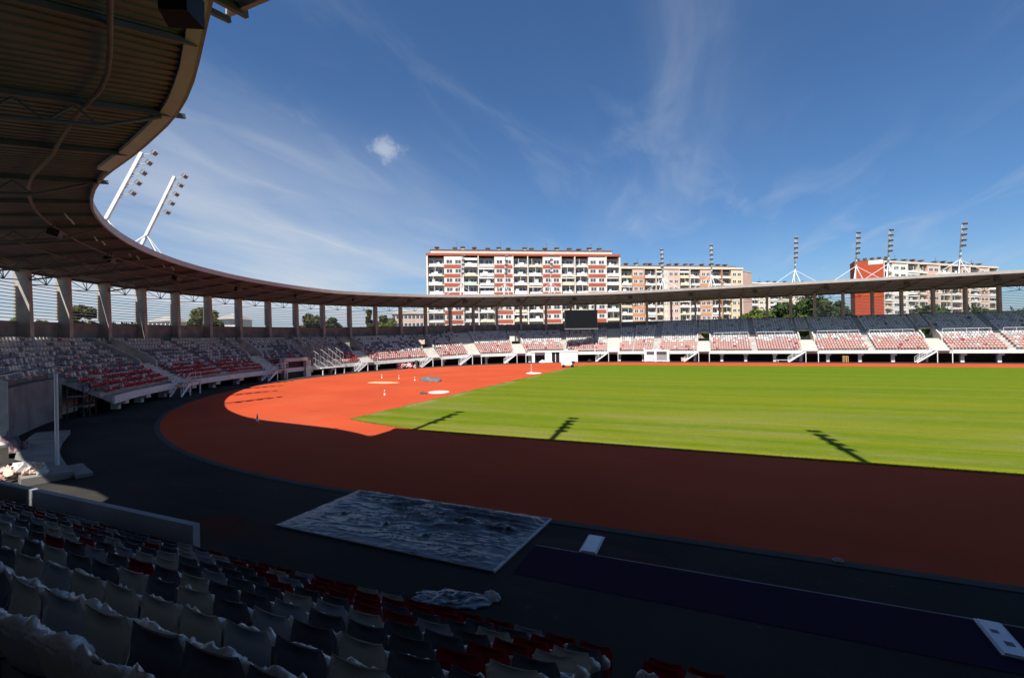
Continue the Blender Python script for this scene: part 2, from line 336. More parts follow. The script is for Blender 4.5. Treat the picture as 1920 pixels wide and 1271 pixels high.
for a, b in zip(brk[:-1], brk[1:]):
    mid = (a + b) / 2; n = nrow(mid); ss = srange(a, b)
    isv = any(abs(mid - v) < .1 for v in VOMS); isw = any(abs(mid - w) < .1 for w in WIDE)
    cut = mid < SF
    def prof_block(s, n=n, cut=cut):
        z = zf(s); i0 = 4 if cut else 0; p = [(RF + TR * i0, 0 if cut else z - .5), (RF + TR * i0, z + TZ * i0)]
        for i in range(i0, n):
            p.append((RF + TR * (i + 1), z + TZ * i)); p.append((RF + TR * (i + 1), z + TZ * (i + 1)))
        p += [(rw(s) + .2, z + TZ * n), (rw(s) + .2, z + TZ * n - .35), (RF + TR * n, z + TZ * n - .55)]
        return p
    mb = MB()
    if isv:
        def low(s):
            z = zf(s); p = [(RF, z - .5), (RF, z)]
            for i in range(10): p += [(RF + .4 * (i + 1), z + .22 * i), (RF + .4 * (i + 1), z + .22 * (i + 1))]
            return p + [(rw(s) + .2, z + 2.2), (rw(s) + .2, z + 1.95), (RF + 4.0, z + 1.7)]
        def high(s, n=n):
            z = zf(s); k = 10; p = [(RF + TR * k, z + TZ * k - .25), (RF + TR * k, z + TZ * k + .05)]
            for i in range(k, n): p += [(RF + TR * (i + 1), z + TZ * i), (RF + TR * (i + 1), z + TZ * (i + 1))]
            return p + [(rw(s) + .2, z + TZ * n), (rw(s) + .2, z + TZ * n - .3), (RF + TR * n, z + TZ * n - .5)]
        sweep(mb, ss, low); sweep(mb, ss, high); mb.build('portal_stair', M_conc_lt, gs)
        for sd_ in (-1, 1):
            w0 = mid + sd_ * VW; w = MB()
            def cheek(s):
                z = zf(s); return [(RF + 3.4, z + 1.0), (RF + 3.4, z + 2.45), (RF + 3.9, z + 2.95), (RF + 8.2, z + TZ / TR * 8.2 + .75), (RF + 8.2, z + 1.9)]
            sweep(w, [w0 - .13, w0 + .13], cheek); w.build('portal_wall', M_conc, gs)
    elif isw:
        def wide(s, n=n):
            z = zf(s); p = [(RF, z - .5), (RF, z)]
            for i in range(2 * n): p += [(RF + .4 * (i + 1), z + .22 * i), (RF + .4 * (i + 1), z + .22 * (i + 1))]
            return p + [(rw(s) + .2, z + TZ * n), (rw(s) + .2, z + TZ * n - .35), (RF + TR * n, z + TZ * n - .55)]
        sweep(mb, ss, wide); mb.build('stair', M_conc_lt, gs)
    else:
        sweep(mb, ss, prof_block); mb.build('seating_terrace', M_conc_dark if cut else M_conc, gs); blocks.append((a, b, n))
# side wall that closes the stand's near end
mb = MB(); sweep(mb, [S0 - .25, S0 - .01], lambda s: [(RF + 3.2, 0), (RF + 3.2, zf(s) + 2.2), (RF + 8.8, zf(s) + TZ * 11 + .6), (rw(s), zf(s) + TZ * 11 + .6), (rw(s), 0)]); mb.build('end_wall', M_conc, gs)
mb = MB(); sweep(mb, srange(SF, S1), lambda s: [(RF - .16, zf(s) - .62), (RF - .16, zf(s) + .04), (RF - .004, zf(s) + .04), (RF - .004, zf(s) - .62)]); mb.build('fascia_beam', M_fascia, gs)
mb = MB(); sweep(mb, srange(S0, S1), lambda s: [(rw(s) + .005, zf(s) + TZ * nrow(s) - .9), (rw(s) + .005, wtop(s)), (rw(s) + .22, wtop(s)), (rw(s) + .22, zf(s) + TZ * nrow(s) - .9)]); mb.build('rear_wall', M_conc_dark, gs)
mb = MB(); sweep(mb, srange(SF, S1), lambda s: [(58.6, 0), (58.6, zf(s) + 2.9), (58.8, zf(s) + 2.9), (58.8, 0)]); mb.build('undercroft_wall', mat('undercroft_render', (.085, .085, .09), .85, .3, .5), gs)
for k, s in enumerate(COLS):                                        # columns behind the seats, and piers under the front edge
    z0 = zf(s) + TZ * nrow(s); zt = zout(s) + (zin(s) - zout(s)) * (rout(s) - rw(s) + .4) / (rout(s) - rin(s)) - .12
    R0 = rw(s) - (1.0 if s < 123 else .85); R1 = rw(s) - .004
    c = MB(); hw = .27 / 1.2
    sweep(c, [s - hw, s + hw], lambda q: [(R0 - .10, z0 + .002), (R0 + .06, zt), (R1 + .2, zt), (R1 + .2, wtop(s) + .3), (R1, wtop(s) + .28), (R1, z0 + .002)]); c.build('column', M_col, gs)
    if s < SF: continue
    p = MB(); sweep(p, [s - .28, s + .28], lambda q: [(52.3, 0), (52.3, zf(s) - .2), (52.9, zf(s) - .1), (52.9, 0)]); sweep(p, [s - .45, s + .45], lambda q: [(51.75, zf(s) - 1.05), (51.75, zf(s) - .51), (53.2, zf(s) - .1), (53.2, zf(s) - .75)]); p.build('support_pier', M_fascia, gs)
# louvre panels and the light truss above each bay
for a, b in zip(COLS[:-1], COLS[1:]):
    lo = a + .36; hi = b - .36; mid = (a + b) / 2; Rl = rw(mid) - .1
    def zr(s): return zout(s) + (zin(s) - zout(s)) * (rout(s) - Rl) / (rout(s) - rin(s)) - .2
    if mid < 122.5 or mid > 200:
        m = MB(); z = wtop(mid) + .25; zt = zr(mid) - 1.15
        while z < zt:
            sweep(m, [lo, mid, hi], lambda s, z=z: [(Rl, z), (Rl + .27, z + .035), (Rl + .27, z + .105), (Rl, z + .07)]); z += .33
        m.build('louvre_panel', M_slat, gs)
    t = MB(); q = lambda s, z, R=Rl - .25: P(s, R, z)
    zb = zr(mid) - 1.0; z1 = zr(mid) - .05
    nd = lo + (hi - lo) * .60; t.tube(q(lo, zb - .25), q(nd, zb), .055, n=6); t.tube(q(nd, zb), q(hi, zb + .15), .055, n=6); t.tube(q(lo, z1), q(hi, z1), .06, n=6)
    for f0 in (.04, .46, .58, .78): t.tube(q(lo + (hi - lo) * f0, z1), q(nd, zb), .042, n=6)
    t.tube(q(lo, zb + .35), q(lo + (hi - lo) * .36, zb + .25), .03, n=6)
    t.build('bay_truss', M_dark if mid < 123 else M_brown, gs)
# crush rails half way up the far blocks
for a, b, n in blocks:
    if a > 163 and b - a > 6:
        for lo, hi in ((a + .9, (a + b) / 2 - .9), ((a + b) / 2 + .9, b - .9)):
            r = MB(); ss = srange(lo, hi, 2.0); zz = lambda s: zf(s) + TZ * 7 + 1.0
            for s0, s1 in zip(ss[:-1], ss[1:]): r.tube(P(s0, 57.05, zz(s0)), P(s1, 57.05, zz(s1)), .035, n=6)
            for s0 in ss: r.tube(P(s0, 57.05, zz(s0) - 1.0), P(s0, 57.05, zz(s0)), .03, n=6)
            r.build('crush_rail', M_steelw, gs)

# roof: corrugated sheet, flashing, rafters, ring beams
RS0 = -2.0
def zroof(s, R): return zin(s) + (zout(s) - zin(s)) * (R - rin(s)) / (rout(s) - rin(s))
rf = MB(); ss = []; s_ = RS0
while s_ < 46: ss += [s_, s_ + .20, s_ + .225, s_ + .345]; s_ += .37
ss += srange(s_, S1, .30)
vs = []; fs = []
Rk = [0, .33, .66, 1]
for i, s in enumerate(ss):
    dz = (0, 0, .05, .05)[i % 4]
    for k in Rk:
        R = rin(s) + (rout(s) - rin(s)) * k; vs.append(P(s, R, zroof(s, R) + dz))
    vs.append(P(s, rout(s), zout(s) + .22)); vs.append(P(s, rin(s), zin(s) + .22))
n = 6
for i in range(len(ss) - 1):
    for j in range(n): fs.append((i * n + j, i * n + (j + 1) % n, (i + 1) * n + (j + 1) % n, (i + 1) * n + j))
rf.add(vs, fs); roof = rf.build('roof', M_deck, gs)
mb = MB(); sweep(mb, srange(RS0, S1), lambda s: [(rin(s) - .14, zin(s) - .22), (rin(s) - .14, zin(s) + .34), (rin(s) - .004, zin(s) + .34), (rin(s) - .004, zin(s) - .22)]); mb.build('fascia', M_roofedge, roof)
mb = MB(); sweep(mb, srange(RS0, S1), lambda s: [(rout(s) + .004, zout(s) - .25), (rout(s) + .004, zout(s) + .3), (rout(s) + .12, zout(s) + .3), (rout(s) + .12, zout(s) - .25)]); mb.build('rear_flashing', M_brown, roof)
mb = MB(); sweep(mb, srange(RS0, 17.0, .6), lambda s: [(rin(s) + .002, zin(s) - .25), (rin(s) + .002, zin(s) - .06), (rin(s) + .46, zin(s) - .08), (rin(s) + .46, zin(s) - .25)]); mb.build('gutter', mat('pale_gutter_sheet', (.62, .62, .62), .55, .08, 1.0), roof)
for fr, rr, drop in ((.22, .075, .30), (.50, .07, .28), (.78, .07, .28)):
    mb = MB(); q = srange(RS0, S1, 1.2)
    for s0, s1 in zip(q[:-1], q[1:]):
        A = max(rin(s0), 49.8) + 11.6 * fr; B = max(rin(s1), 49.8) + 11.6 * fr
        mb.tube(P(s0, A, zroof(s0, A) - drop), P(s1, B, zroof(s1, B) - drop), rr, n=8, cap=False)
    mb.build('ring_beam', M_brown, roof)
RAFT = [-.6, 4.0, 9.2, 14.3, 19.5, 24.6, 28.2] + COLS
for s in RAFT:
    mb = MB(); a, b = rin(s) - (.5 if abs(s - 9.2) < .1 or abs(s - 19.5) < .1 else -.02), rout(s) - .2
    z = lambda R: zroof(s, R)
    mb.bar(P(s, a, z(a) - .13), P(s, b, z(b) - .13), .13, .20)
    if abs(s - 9.2) < .1 or abs(s - 19.5) < .1 or 28 < s < 62 and int(s) % 2:
        L0, L1 = rin(s) + 2.4, rout(s) - .9
        mb.tube(P(s, rin(s) + .4, z(rin(s) + .4) - .3), P(s, L0, z(L0) - .95), .07, n=8); mb.tube(P(s, L0, z(L0) - .95), P(s, L1, z(L1) - 1.15), .08, n=8)
        for k in range(5):
            q0 = L0 + (L1 - L0) * k / 5; q1 = L0 + (L1 - L0) * (k + .5) / 5; q2 = L0 + (L1 - L0) * (k + 1) / 5
            mb.tube(P(s, q0, z(q0) - 1.0), P(s, q1, z(q1) - .3), .045, n=6); mb.tube(P(s, q1, z(q1) - .3), P(s, q2, z(q2) - 1.05), .045, n=6)
    mb.build('rafter', M_deck, roof)

# ------------------------------------------------------------------ seats
def seat_template(cap):
    """small seat in local metres: x along the row, y away from the pitch, z up; returns verts, faces, kind (0 shell, 1 plastic film)"""
    v = []; f = []; k = []
    def bx(x0, x1, y0, y1, z0, z1, sl=0.0, kk=0):
        o = len(v)
        for z in (z0, z1):
            dy = sl if z == z1 else 0
            v.extend([(x0, y0 + dy, z), (x1, y0 + dy, z), (x1, y1 + dy, z), (x0, y1 + dy, z)])
        f.extend([(o, o + 3, o + 2, o + 1), (o + 4, o + 5, o + 6, o + 7), (o, o + 1, o + 5, o + 4), (o + 1, o + 2, o + 6, o + 5), (o + 2, o + 3, o + 7, o + 6), (o + 3, o, o + 4, o + 7)]); k.extend([kk] * 6)
    bx(-.21, .21, -.30, .08, .40, .45)
    bx(-.215, .215, .06, .10, .45, .72, .07)
    bx(-.15, .15, .13, .17, .72, .80, .02)
    if cap == 1: bx(-.225, .20, .105, .195, .70, .80, .015, 1)
    if cap == 2: bx(-.17, .225, .115, .19, .73, .825, .015, 1); bx(-.22, .22, -.31, -.24, .43, .465, 0, 1)
    return np.array(v), f, k
TEMPL = [seat_template(c) for c in (0, 1, 2)]
M_film = mat('plastic_film', (.52, .51, .50), .35, .12, 8, spec=.5)
def seat_colour(i, n, r, far):
    if not far:
        if i < 3: p = (.94, .03, .02, .01)
        elif i == 3: p = (.45, .35, .06, .14)
        elif i == 4: p = (.10, .58, .08, .24)
        elif i < 8: p = (.004, .60, .12, .28)
        else: p = (.01, .18, .20, .61)
    else:
        if i < 4: p = (.96, .01, .02, .01)
        elif i == 4: p = (.62, .08, .12, .18)
        elif i == 5: p = (.28, .14, .26, .32)
        elif i < 9: p = (.03, .20, .30, .47)
        else: p = (.0, .36, .26, .38)  # far upper rows get paler seats to offset their shade
    c = np.cumsum(p); return int(np.searchsorted(c, r * c[-1]))
SEATM = [M_red, M_grey, M_lgrey, M_wseat]
cand = []
for a, b, n in blocks:
    for i in range(4 if b <= SF else 0, n):
        R = RF + TR * i + .52
        cuts = [a + .12] + [x for al in AISLE if a < al < b for x in (al - .55, al + .55)] + [b - .12]
        if a == S0: cuts[0] = a + .4
        for lo, hi in zip(cuts[0::2], cuts[1::2]):
            m = int((hi - lo) * (R / RF if lo < SL else 1) / .50)
            if m < 1: continue
            for j in range(m):
                s = lo + (hi - lo) * (j + .5) / m
                if 132.6 < s < 144.0 and i < 1: continue
                cand.append((s, R, zf(s) + TZ * i, i, n))
for v in VOMS:
    n = nrow(v)
    for i in range(10, n):
        for j in range(4): s = v - .85 + j * .57; cand.append((s, RF + TR * i + .52, zf(s) + TZ * i, i, n))
far_rows = []
for (s, R, z, i, n) in cand:
    p = Vector(P(s, R, z)); d = (p - CAMP); dep = d.dot(fw); x = 960 + FPX * d.dot(rt) / max(dep, .1); far_rows.append((dep if -20 < x < 1940 and dep > 0 else 9e9, s, R, z, i, n))
far_rows.sort(key=lambda t: t[0])
N_NEAR_BEND = 90
SEATME = {}
def small_seat_mesh(c, k):
    if (c, k) in SEATME: return SEATME[(c, k)]
    v, f, kk = TEMPL[k]; me = bpy.data.meshes.new('bend_seat'); me.from_pydata(v.tolist(), [], f); me.materials.append(SEATM[c]); me.materials.append(M_film); me.polygons.foreach_set('material_index', kk); SEATME[(c, k)] = me; return me
CN = ['red', 'dark grey', 'pale grey', 'white']
ORD = ['front', 'second', 'third', 'fourth', 'fifth', 'sixth', 'seventh', 'eighth', 'ninth', 'tenth', 'eleventh', 'twelfth']
bend_seen = {}
for (dep, s, R, z, i, n) in far_rows[:N_NEAR_BEND]:
    c = seat_colour(i, n, rng.random(), False); k = int(rng.integers(0, 3))
    o = link('bend_seat', small_seat_mesh(c, k)); o.location = P(s, R, z); o.rotation_euler = (0, 0, rotz(s))
    tag(o, f'{CN[c]} seat in the {ORD[i]} row at the near end of the bend stand', 'seat', 'seats at the near end of the bend stand')
def mass_seats(rows):
    V = []; F = []; MI = []; o = 0
    for (dep, s, R, z, i, n) in rows:
        far = s > 112; c = seat_colour(i, n, rng.random(), far); k = int(rng.integers(0, 3)); v, f, kk = TEMPL[k]
        a = rotz(s) + rng.normal(0, .03); ca, sa = math.cos(a), math.sin(a); p = P(s, R, z)
        w = np.empty_like(v); w[:, 0] = v[:, 0] * ca - v[:, 1] * sa + p[0]; w[:, 1] = v[:, 0] * sa + v[:, 1] * ca + p[1]; w[:, 2] = v[:, 2] + p[2]
        V.append(w); F.append(np.array(f) + o); o += len(v); wr = rng.random() < (.95 if s > 96 else .10); MI.extend([4 if q else (5 if c == 0 and wr else 6 if c in (2, 3) and wr else (7 if i > 8 and (s * 7.31) % 1 < .45 else 2) if c == 1 and wr and s > 118 else c) for q in kk])  # sunlit side wears film colours with the sun's glare painted in
    V = np.concatenate(V); F = np.concatenate(F); me = bpy.data.meshes.new('stadium_seats')
    me.vertices.add(len(V)); me.vertices.foreach_set('co', V.ravel()); me.loops.add(F.size); me.loops.foreach_set('vertex_index', F.ravel().astype(np.int32))
    me.polygons.add(len(F)); me.polygons.foreach_set('loop_start', np.arange(0, F.size, 4, dtype=np.int32)); me.polygons.foreach_set('loop_total', np.full(len(F), 4, dtype=np.int32))
    for m in SEATM + [M_film, mat('red_seat_film_glare', (.60, .30, .26), .35, .12, 3, spec=.5), mat('pale_seat_film_glare', (.74, .73, .70), .35, .08, 3, spec=.5), mat('grey_seat_film_lifted', (.72, .74, .76), .35, .15, 3, spec=.5)]: me.materials.append(m)  # grey film colour is paler so the shaded upper rows look lit
    me.polygons.foreach_set('material_index', np.array(MI, dtype=np.int32)); me.update(calc_edges=True); me.validate()
    o = link('distant_seats', me); o['kind'] = 'stuff'
mass_seats(far_rows[N_NEAR_BEND:])

# ------------------------------------------------------------------ main stand on the near straight (where the photographer stands)
ms = thing('main_stand', 'dark main stand in the foreground with stepped concrete rows', 'grandstand', (0, 0, 0))
MX0, MX1 = -62.0, 70.0
NT = .347; NTR = .62
def rowy(k): return -59.82 + NTR * k
def rowz(k): return 3.30 - NT * k
mb = MB(); pr = []
for k in range(-13, 9):
    y0, y1 = rowy(k) - .16, rowy(k) + NTR - .16
    pr += [(y0, rowz(k)), (y1, rowz(k))]
pr += [(pr[-1][0], -.1), (pr[0][0], -.1)]
vs = [(x, y, z) for x in (MX0, MX1) for y, z in pr]; n = len(pr)
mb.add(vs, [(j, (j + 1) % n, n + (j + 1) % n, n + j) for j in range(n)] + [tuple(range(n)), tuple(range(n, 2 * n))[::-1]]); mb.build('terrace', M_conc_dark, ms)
MB().box(-62.0, -46.8, -66.0, -64.0, -.1, 16.2).build('sun_blocker', M_conc_dark, ms)  # unseen block added to keep sun off the parapet and front seats
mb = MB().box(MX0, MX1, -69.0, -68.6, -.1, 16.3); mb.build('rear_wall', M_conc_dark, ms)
# its higher roof, whose corner shows at the top of the view
mb = MB(); xs = np.arange(-46.5, 70, .28); vs = []; fs = []
for i, x in enumerate(xs):
    dz = (0, 0, .08, .08)[i % 4]; vs += [(x, -49.3, 18.8 + dz), (x, -70.0, 16.4 + dz), (x, -70.0, 16.75), (x, -49.3, 19.15)]
for i in range(len(xs) - 1):
    for j in range(4): fs.append((i * 4 + j, i * 4 + (j + 1) % 4, i * 4 + 4 + (j + 1) % 4, i * 4 + 4 + j))
mb.add(vs, fs); mroof = mb.build('roof', M_deck, ms)
mb = MB().box(-46.65, 70, -49.3 + .004, -49.12, 18.5, 19.25); mb.build('fascia', M_roofedge, mroof)
for x in np.arange(-46.0, 66, 6.0):
    mb = MB(); mb.bar((x, -48.9, 18.6), (x, -66.0, 16.2), .2, .34); mb.bar((x, -49.6, 17.9), (x, -66.0, 15.2), .16, .2)
    for k in range(7):
        y = -50 - k * 2.2; mb.bar((x, y, 18.45 + (y + 50) * .14), (x, y - 1.1, 17.75 + (y + 50) * .145), .09); mb.bar((x, y - 1.1, 17.75 + (y + 50) * .145), (x, y - 2.2, 18.2 + (y + 50) * .14), .09)
    mb.build('rafter', M_brown, mroof)
for y, z in ((-52.2, 18.1), (-57.5, 17.3), (-62, 16.6)):
    mb = MB().tube((-46.1, y, z), (70, y, z), .12, n=8); mb.build('purlin', M_brown, mroof)

# near seats: shell, film cover crumpled over its top
def near_seat_shell():
    v = []; f = []
    nx, ny = 9, 13
    prof = [(-.13, .80), (-.14, .70), (-.13, .58), (-.09, .46), (.0, .405), (.07, .45), (.095, .52), (.11, .60), (.125, .66), (.14, .715), (.15, .765), (.156, .805), (.158, .82)]
    for j, (y, z) in enumerate(prof):
        w = .225
        if j == 0: w = .19
        if j >= 9: w = [.224, .208, .172, .115][j - 9]
        for i in range(nx):
            u = -1 + 2 * i / (nx - 1); cx = u * w
            curl = .03 * abs(u) ** 3
            if j > 4: v.append((cx, y - curl * 1.2, z - (.012 * u * u if j >= 10 else 0)))
            else: v.append((cx, y, z + curl * .8))
    m = len(v)
    for j, (y, z) in enumerate(prof):
        for i in range(nx):
            x, yy, zz = v[j * nx + i]; t = .016
            v.append((x, yy + (t if j > 4 else 0), zz - (t if j <= 5 else 0)))
    for j in range(ny - 1):
        for i in range(nx - 1):
            a = j * nx + i; f.append((a, a + 1, a + nx + 1, a + nx)); f.append((m + a, m + a + nx, m + a + nx + 1, m + a + 1))
    for j in range(ny - 1):
        for i0, flip in ((0, False), (nx - 1, True)):
            a = j * nx + i0; q = (a, a + nx, m + a + nx, m + a); f.append(q[::-1] if flip else q)
    for i in range(nx - 1):
        for j0, flip in ((0, True), (ny - 1, False)):
            a = j0 * nx + i; q = (a, a + 1, m + a + 1, m + a); f.append(q if flip else q[::-1])
    return v, f
def bag(seed, depth):
    """plastic bag pulled over the back: a closed crumpled sheet, baggy at the top"""
    g = np.random.default_rng(seed); nx, nz = 15, 9; v = []; f = []
    ear = g.uniform(-.8, .8); ear2 = g.choice([-1, 1]) * g.uniform(.75, 1.0); eh = g.uniform(.015, .06); eh2 = g.uniform(.02, .075) * (g.random() < .8)
    for side in (1, -1):
        for j in range(nz):
            t = j / (nz - 1)
            for i in range(nx):
                u = -1 + 2 * i / (nx - 1); w = .245 - .05 * max(0, t - .6) / .4
                z = .83 - (depth + .05 * math.sin(u * 2.6 + seed)) * (1 - t)
                top = .83 + .004 * g.normal() + eh * math.exp(-((u - ear) / .28) ** 2) + eh2 * math.exp(-((u - ear2) / .24) ** 2) - .055 * max(0, abs(u) - .55) ** 1.2
                z = z + t ** 3 * (top - .83)
                yc = .166 - .25 * (.83 - min(z, .83)); th = .032 * (1 - t ** 5) + .008
                y = yc + side * (th + .005 * g.normal()) - .036 * abs(u) ** 3
                v.append((u * w + .004 * g.normal(), y, z + .004 * g.normal()))
    m = nx * nz
    for j in range(nz - 1):
        for i in range(nx - 1):
            a = j * nx + i; f.append((a, a + nx, a + nx + 1, a + 1)); f.append((m + a, m + a + 1, m + a + nx + 1, m + a + nx))
    for i in range(nx - 1):
        a = (nz - 1) * nx + i; f.append((a, m + a, m + a + 1, a + 1))
    for j in range(nz - 1):
        for i0 in (0, nx - 1):
            a = j * nx + i0; q = (a, a + nx, m + a + nx, m + a); f.append(q if i0 else q[::-1])
    return v, f
def film_material():
    m = bpy.data.materials.new('clear_plastic_film'); m.use_nodes = True; N = m.node_tree.nodes; L = m.node_tree.links; b = N['Principled BSDF']
    b.inputs['Base Color'].default_value = (.74, .74, .75, 1); b.inputs['Roughness'].default_value = .28; b.inputs['Specular IOR Level'].default_value = .6
    tc = N.new('ShaderNodeTexCoord'); nz = N.new('ShaderNodeTexNoise'); nz.inputs['Scale'].default_value = 9; nz.inputs['Detail'].default_value = 5; nz.inputs['Distortion'].default_value = 1.5; L.new(tc.outputs['Object'], nz.inputs['Vector'])
    sp = N.new('ShaderNodeSeparateXYZ'); L.new(tc.outputs['Object'], sp.inputs[0])
    mr = N.new('ShaderNodeMapRange'); mr.inputs[1].default_value = .62; mr.inputs[2].default_value = .84; mr.inputs[3].default_value = .34; mr.inputs[4].default_value = .85; L.new(sp.outputs[2], mr.inputs[0])
    ad = N.new('ShaderNodeMath'); ad.operation = 'MULTIPLY_ADD'; L.new(nz.outputs[0], ad.inputs[0]); ad.inputs[1].default_value = .7; L.new(mr.outputs[0], ad.inputs[2])
    sb = N.new('ShaderNodeMath'); sb.operation = 'SUBTRACT'; sb.use_clamp = True; L.new(ad.outputs[0], sb.inputs[0]); sb.inputs[1].default_value = .33
    L.new(sb.outputs[0], b.inputs['Alpha'])
    bp = N.new('ShaderNodeBump'); bp.inputs['Strength'].default_value = .9; bp.inputs['Distance'].default_value = .015; L.new(nz.outputs[0], bp.inputs['Height']); L.new(bp.outputs[0], b.inputs['Normal'])
    return m
M_bag = film_material()
sv, sf = near_seat_shell()
SHELL = []
for m_ in SEATM:
    me = bpy.data.meshes.new('seat_shell'); me.from_pydata(sv, [], sf); me.materials.append(m_); me.polygons.foreach_set('use_smooth', [True] * len(sf)); SHELL.append(me)
BAGS = []
for q in range(9):
    v_, f_ = bag(100 + q, [.09, .13, .19][q % 3]); me = bpy.data.meshes.new('plastic_cover'); me.from_pydata(v_, [], f_); me.materials.append(M_bag); me.polygons.foreach_set('use_smooth', [True] * len(f_)); BAGS.append(me)
lg = MB(); lg.box(-.03, .03, .0, .05, .0, .41); lg.box(-.16, .16, -.01, .06, .385, .405); LEGME = None
def near_seat(x, y, z, c, q, label):
    global LEGME
    t = link('stadium_seat', SHELL[c]); t.location = (x, y, z); t.rotation_euler = (0, 0, PI + random.gauss(0, .03)); t.scale = (1.11, 1, 1)
    tag(t, label, 'seat', 'plastic wrapped seats of the near stand')
    b = link('plastic_cover', BAGS[q], t); b.scale = (random.choice((-1, 1)), 1, random.uniform(.985, 1.02))
    if LEGME is None: k = lg.build('bracket', M_dark, t); LEGME = k.data
    else: link('bracket', LEGME, t)
    return t
ROWN = ['rearmost row in view', 'eighth row from the front', 'seventh row from the front', 'sixth row from the front', 'fifth row from the front', 'fourth row from the front', 'third row from the front', 'second row from the front', 'front row']
XEND = [-31.06, -31.1, -31.1, -31.06, -31.1, -31.1, -31.1, -31.1, -31.1]
for k in range(9):
    x = XEND[k] - .25; j = 0
    while True:
        p = Vector((x, rowy(k), rowz(k) + .8)); d = p - CAMP; dep = d.dot(fw); X = 960 + FPX * d.dot(rt) / dep if dep > .05 else -999
        if X < -90 or x < -55.5: break
        r = rng.random()
        if k <= 2: pr_ = (.0, .42, .10, .48)
        elif k <= 5: pr_ = (.08, .55, .15, .22)
        elif k == 6: pr_ = (.30, .50, .12, .08)
        else: pr_ = (.66, .22, .09, .03)
        if k >= 5 and x > -38.5: pr_ = (.30 + .2 * (k - 5), .40 - .1 * (k - 5), .15 - .03 * (k - 5), .15)
        elif k >= 6: pr_ = (.14, .50, .16, .20)
        c = min(3, int(np.searchsorted(np.cumsum(pr_) / sum(pr_), r)))
        near_seat(x, rowy(k), rowz(k), c, int(rng.integers(0, 9)), f'{CN[c]} wrapped seat, {ROWN[k]}, {"end seat by the aisle" if j == 0 else "%d seats from the aisle" % j}')
        x -= .52; j += 1
for k in (7, 8):
    for j in range(6):
        x = -30.35 + .52 * j; c = 0 if k == 8 else (0, 3, 0, 1, 0, 2)[j]
        near_seat(x, rowy(k), rowz(k), c, (j * 2 + k) % 9, f'{CN[c]} seat across the aisle, {ROWN[k]}, {"beside the steps" if j == 0 else "%d seats past the steps" % j}')

# ------------------------------------------------------------------ floodlight masts on the roof
def make_mast(lean=-4.3):
    t = thing('floodlight_mast', 'mast', 'floodlight mast', (0, 0, 0))
    foot = Vector((0, .3, 0)); tip = Vector((0, lean, 10.1 if lean > -3 else 10.4)); knee = foot.lerp(tip, .36); d = (tip - foot).normalized()
    MB().bar(foot, tip, .22 if lean > -3 else .27, .30 if lean > -3 else .34, upv=(1, 0, 0)).build('pole', M_steelw, t)
    for sx in (-1, 1): MB().tube(knee, (sx * .95, -3.6 if lean < -3 else -2.2, -.05), .055, n=8).build('leg', M_steelw, t)
    for sx in (-1, 1): MB().tube(knee, (sx * 5.2, -.6, -.05), .05 if lean > -3 else .085, n=8).build('brace', M_steelw, t)
    for k in range(5):
        f = .58 + .10 * k; p = foot.lerp(tip, f); out = Vector((0, -1.0, .25)); e = p + out
        a = MB(); a.bar(p, e, .06, .08); a.bar(e + Vector((-.34, 0, 0)), e + Vector((.34, 0, 0)), .08); a.bar(p + Vector((0, 0, -.3)), e, .04); arm = a.build('lamp_arm', M_galv, t)
        for x in (-.2, .2):
            l = MB(); M = Matrix.Translation(e + Vector((x, -.12, .05))) @ Matrix.Rotation(R_(38), 4, 'X')
            l.box(-.17, .17, -.12, .10, -.20, .20, 0, M); l.box(-.19, .19, .10, .13, -.22, .22, 0, M); l.box(-.03, .03, -.2, .12, -.02, .3, 0, M); l.build('floodlight', mat('lamp_housing', (.24, .25, .27), .45, .2, 6), arm)
    return t
MAST = [(44.1, 'white mast leaning over the bend roof, the taller of the pair by the roof edge'), (51.1, 'white mast over the bend roof, the lower of the pair beside it'),
        (117.5, 'thin white mast in front of the striped block, leftmost there'), (128.0, 'thin white mast in front of the striped block, between two others'), (139.0, 'thin white mast in front of the striped block, rightmost there'),
        (164.8, 'short looking mast above the cream block roof, left one'), (175.6, 'tall mast in front of the cream block, right one'),
        (192.3, 'mast alone against the sky between the cream block and the red wall'), (203.3, 'mast rising at the left corner of the red end wall'),
        (208.7, 'mast standing just right of the red end wall'), (220.0, 'mast farthest right along the far roof'),
        (29.0, 'mast over the bend roof whose shadow crosses the red track'), (36.8, 'mast over the bend roof casting the middle shadow on the track')]
mast0 = make_mast(); mast1 = make_mast(-1.5)
for i, (s, lab) in enumerate(MAST):
    o = mast0 if i == 0 else mast1 if i == 2 else dup(mast1) if s > 100 else dup(mast0)
    R = 55.6; p = P(s, R, zroof(s, R) + .2); o.location = p; o.rotation_euler = (0, 0, rotz(s)); tag(o, lab, group='floodlight masts on the roof')
for x, lab in ((-44.6, 'mast on the main stand roof, casting the left shadow on the lawn'), (-35.2, 'mast on the main stand roof, casting the middle shadow on the lawn'), (-20.4, 'mast on the main stand roof, casting the right shadow on the lawn'), (8.0, 'mast on the main stand roof beyond the right of the lawn shadows')):
    o = dup(mast0, (x, -54.0, 18.6), PI, lab)

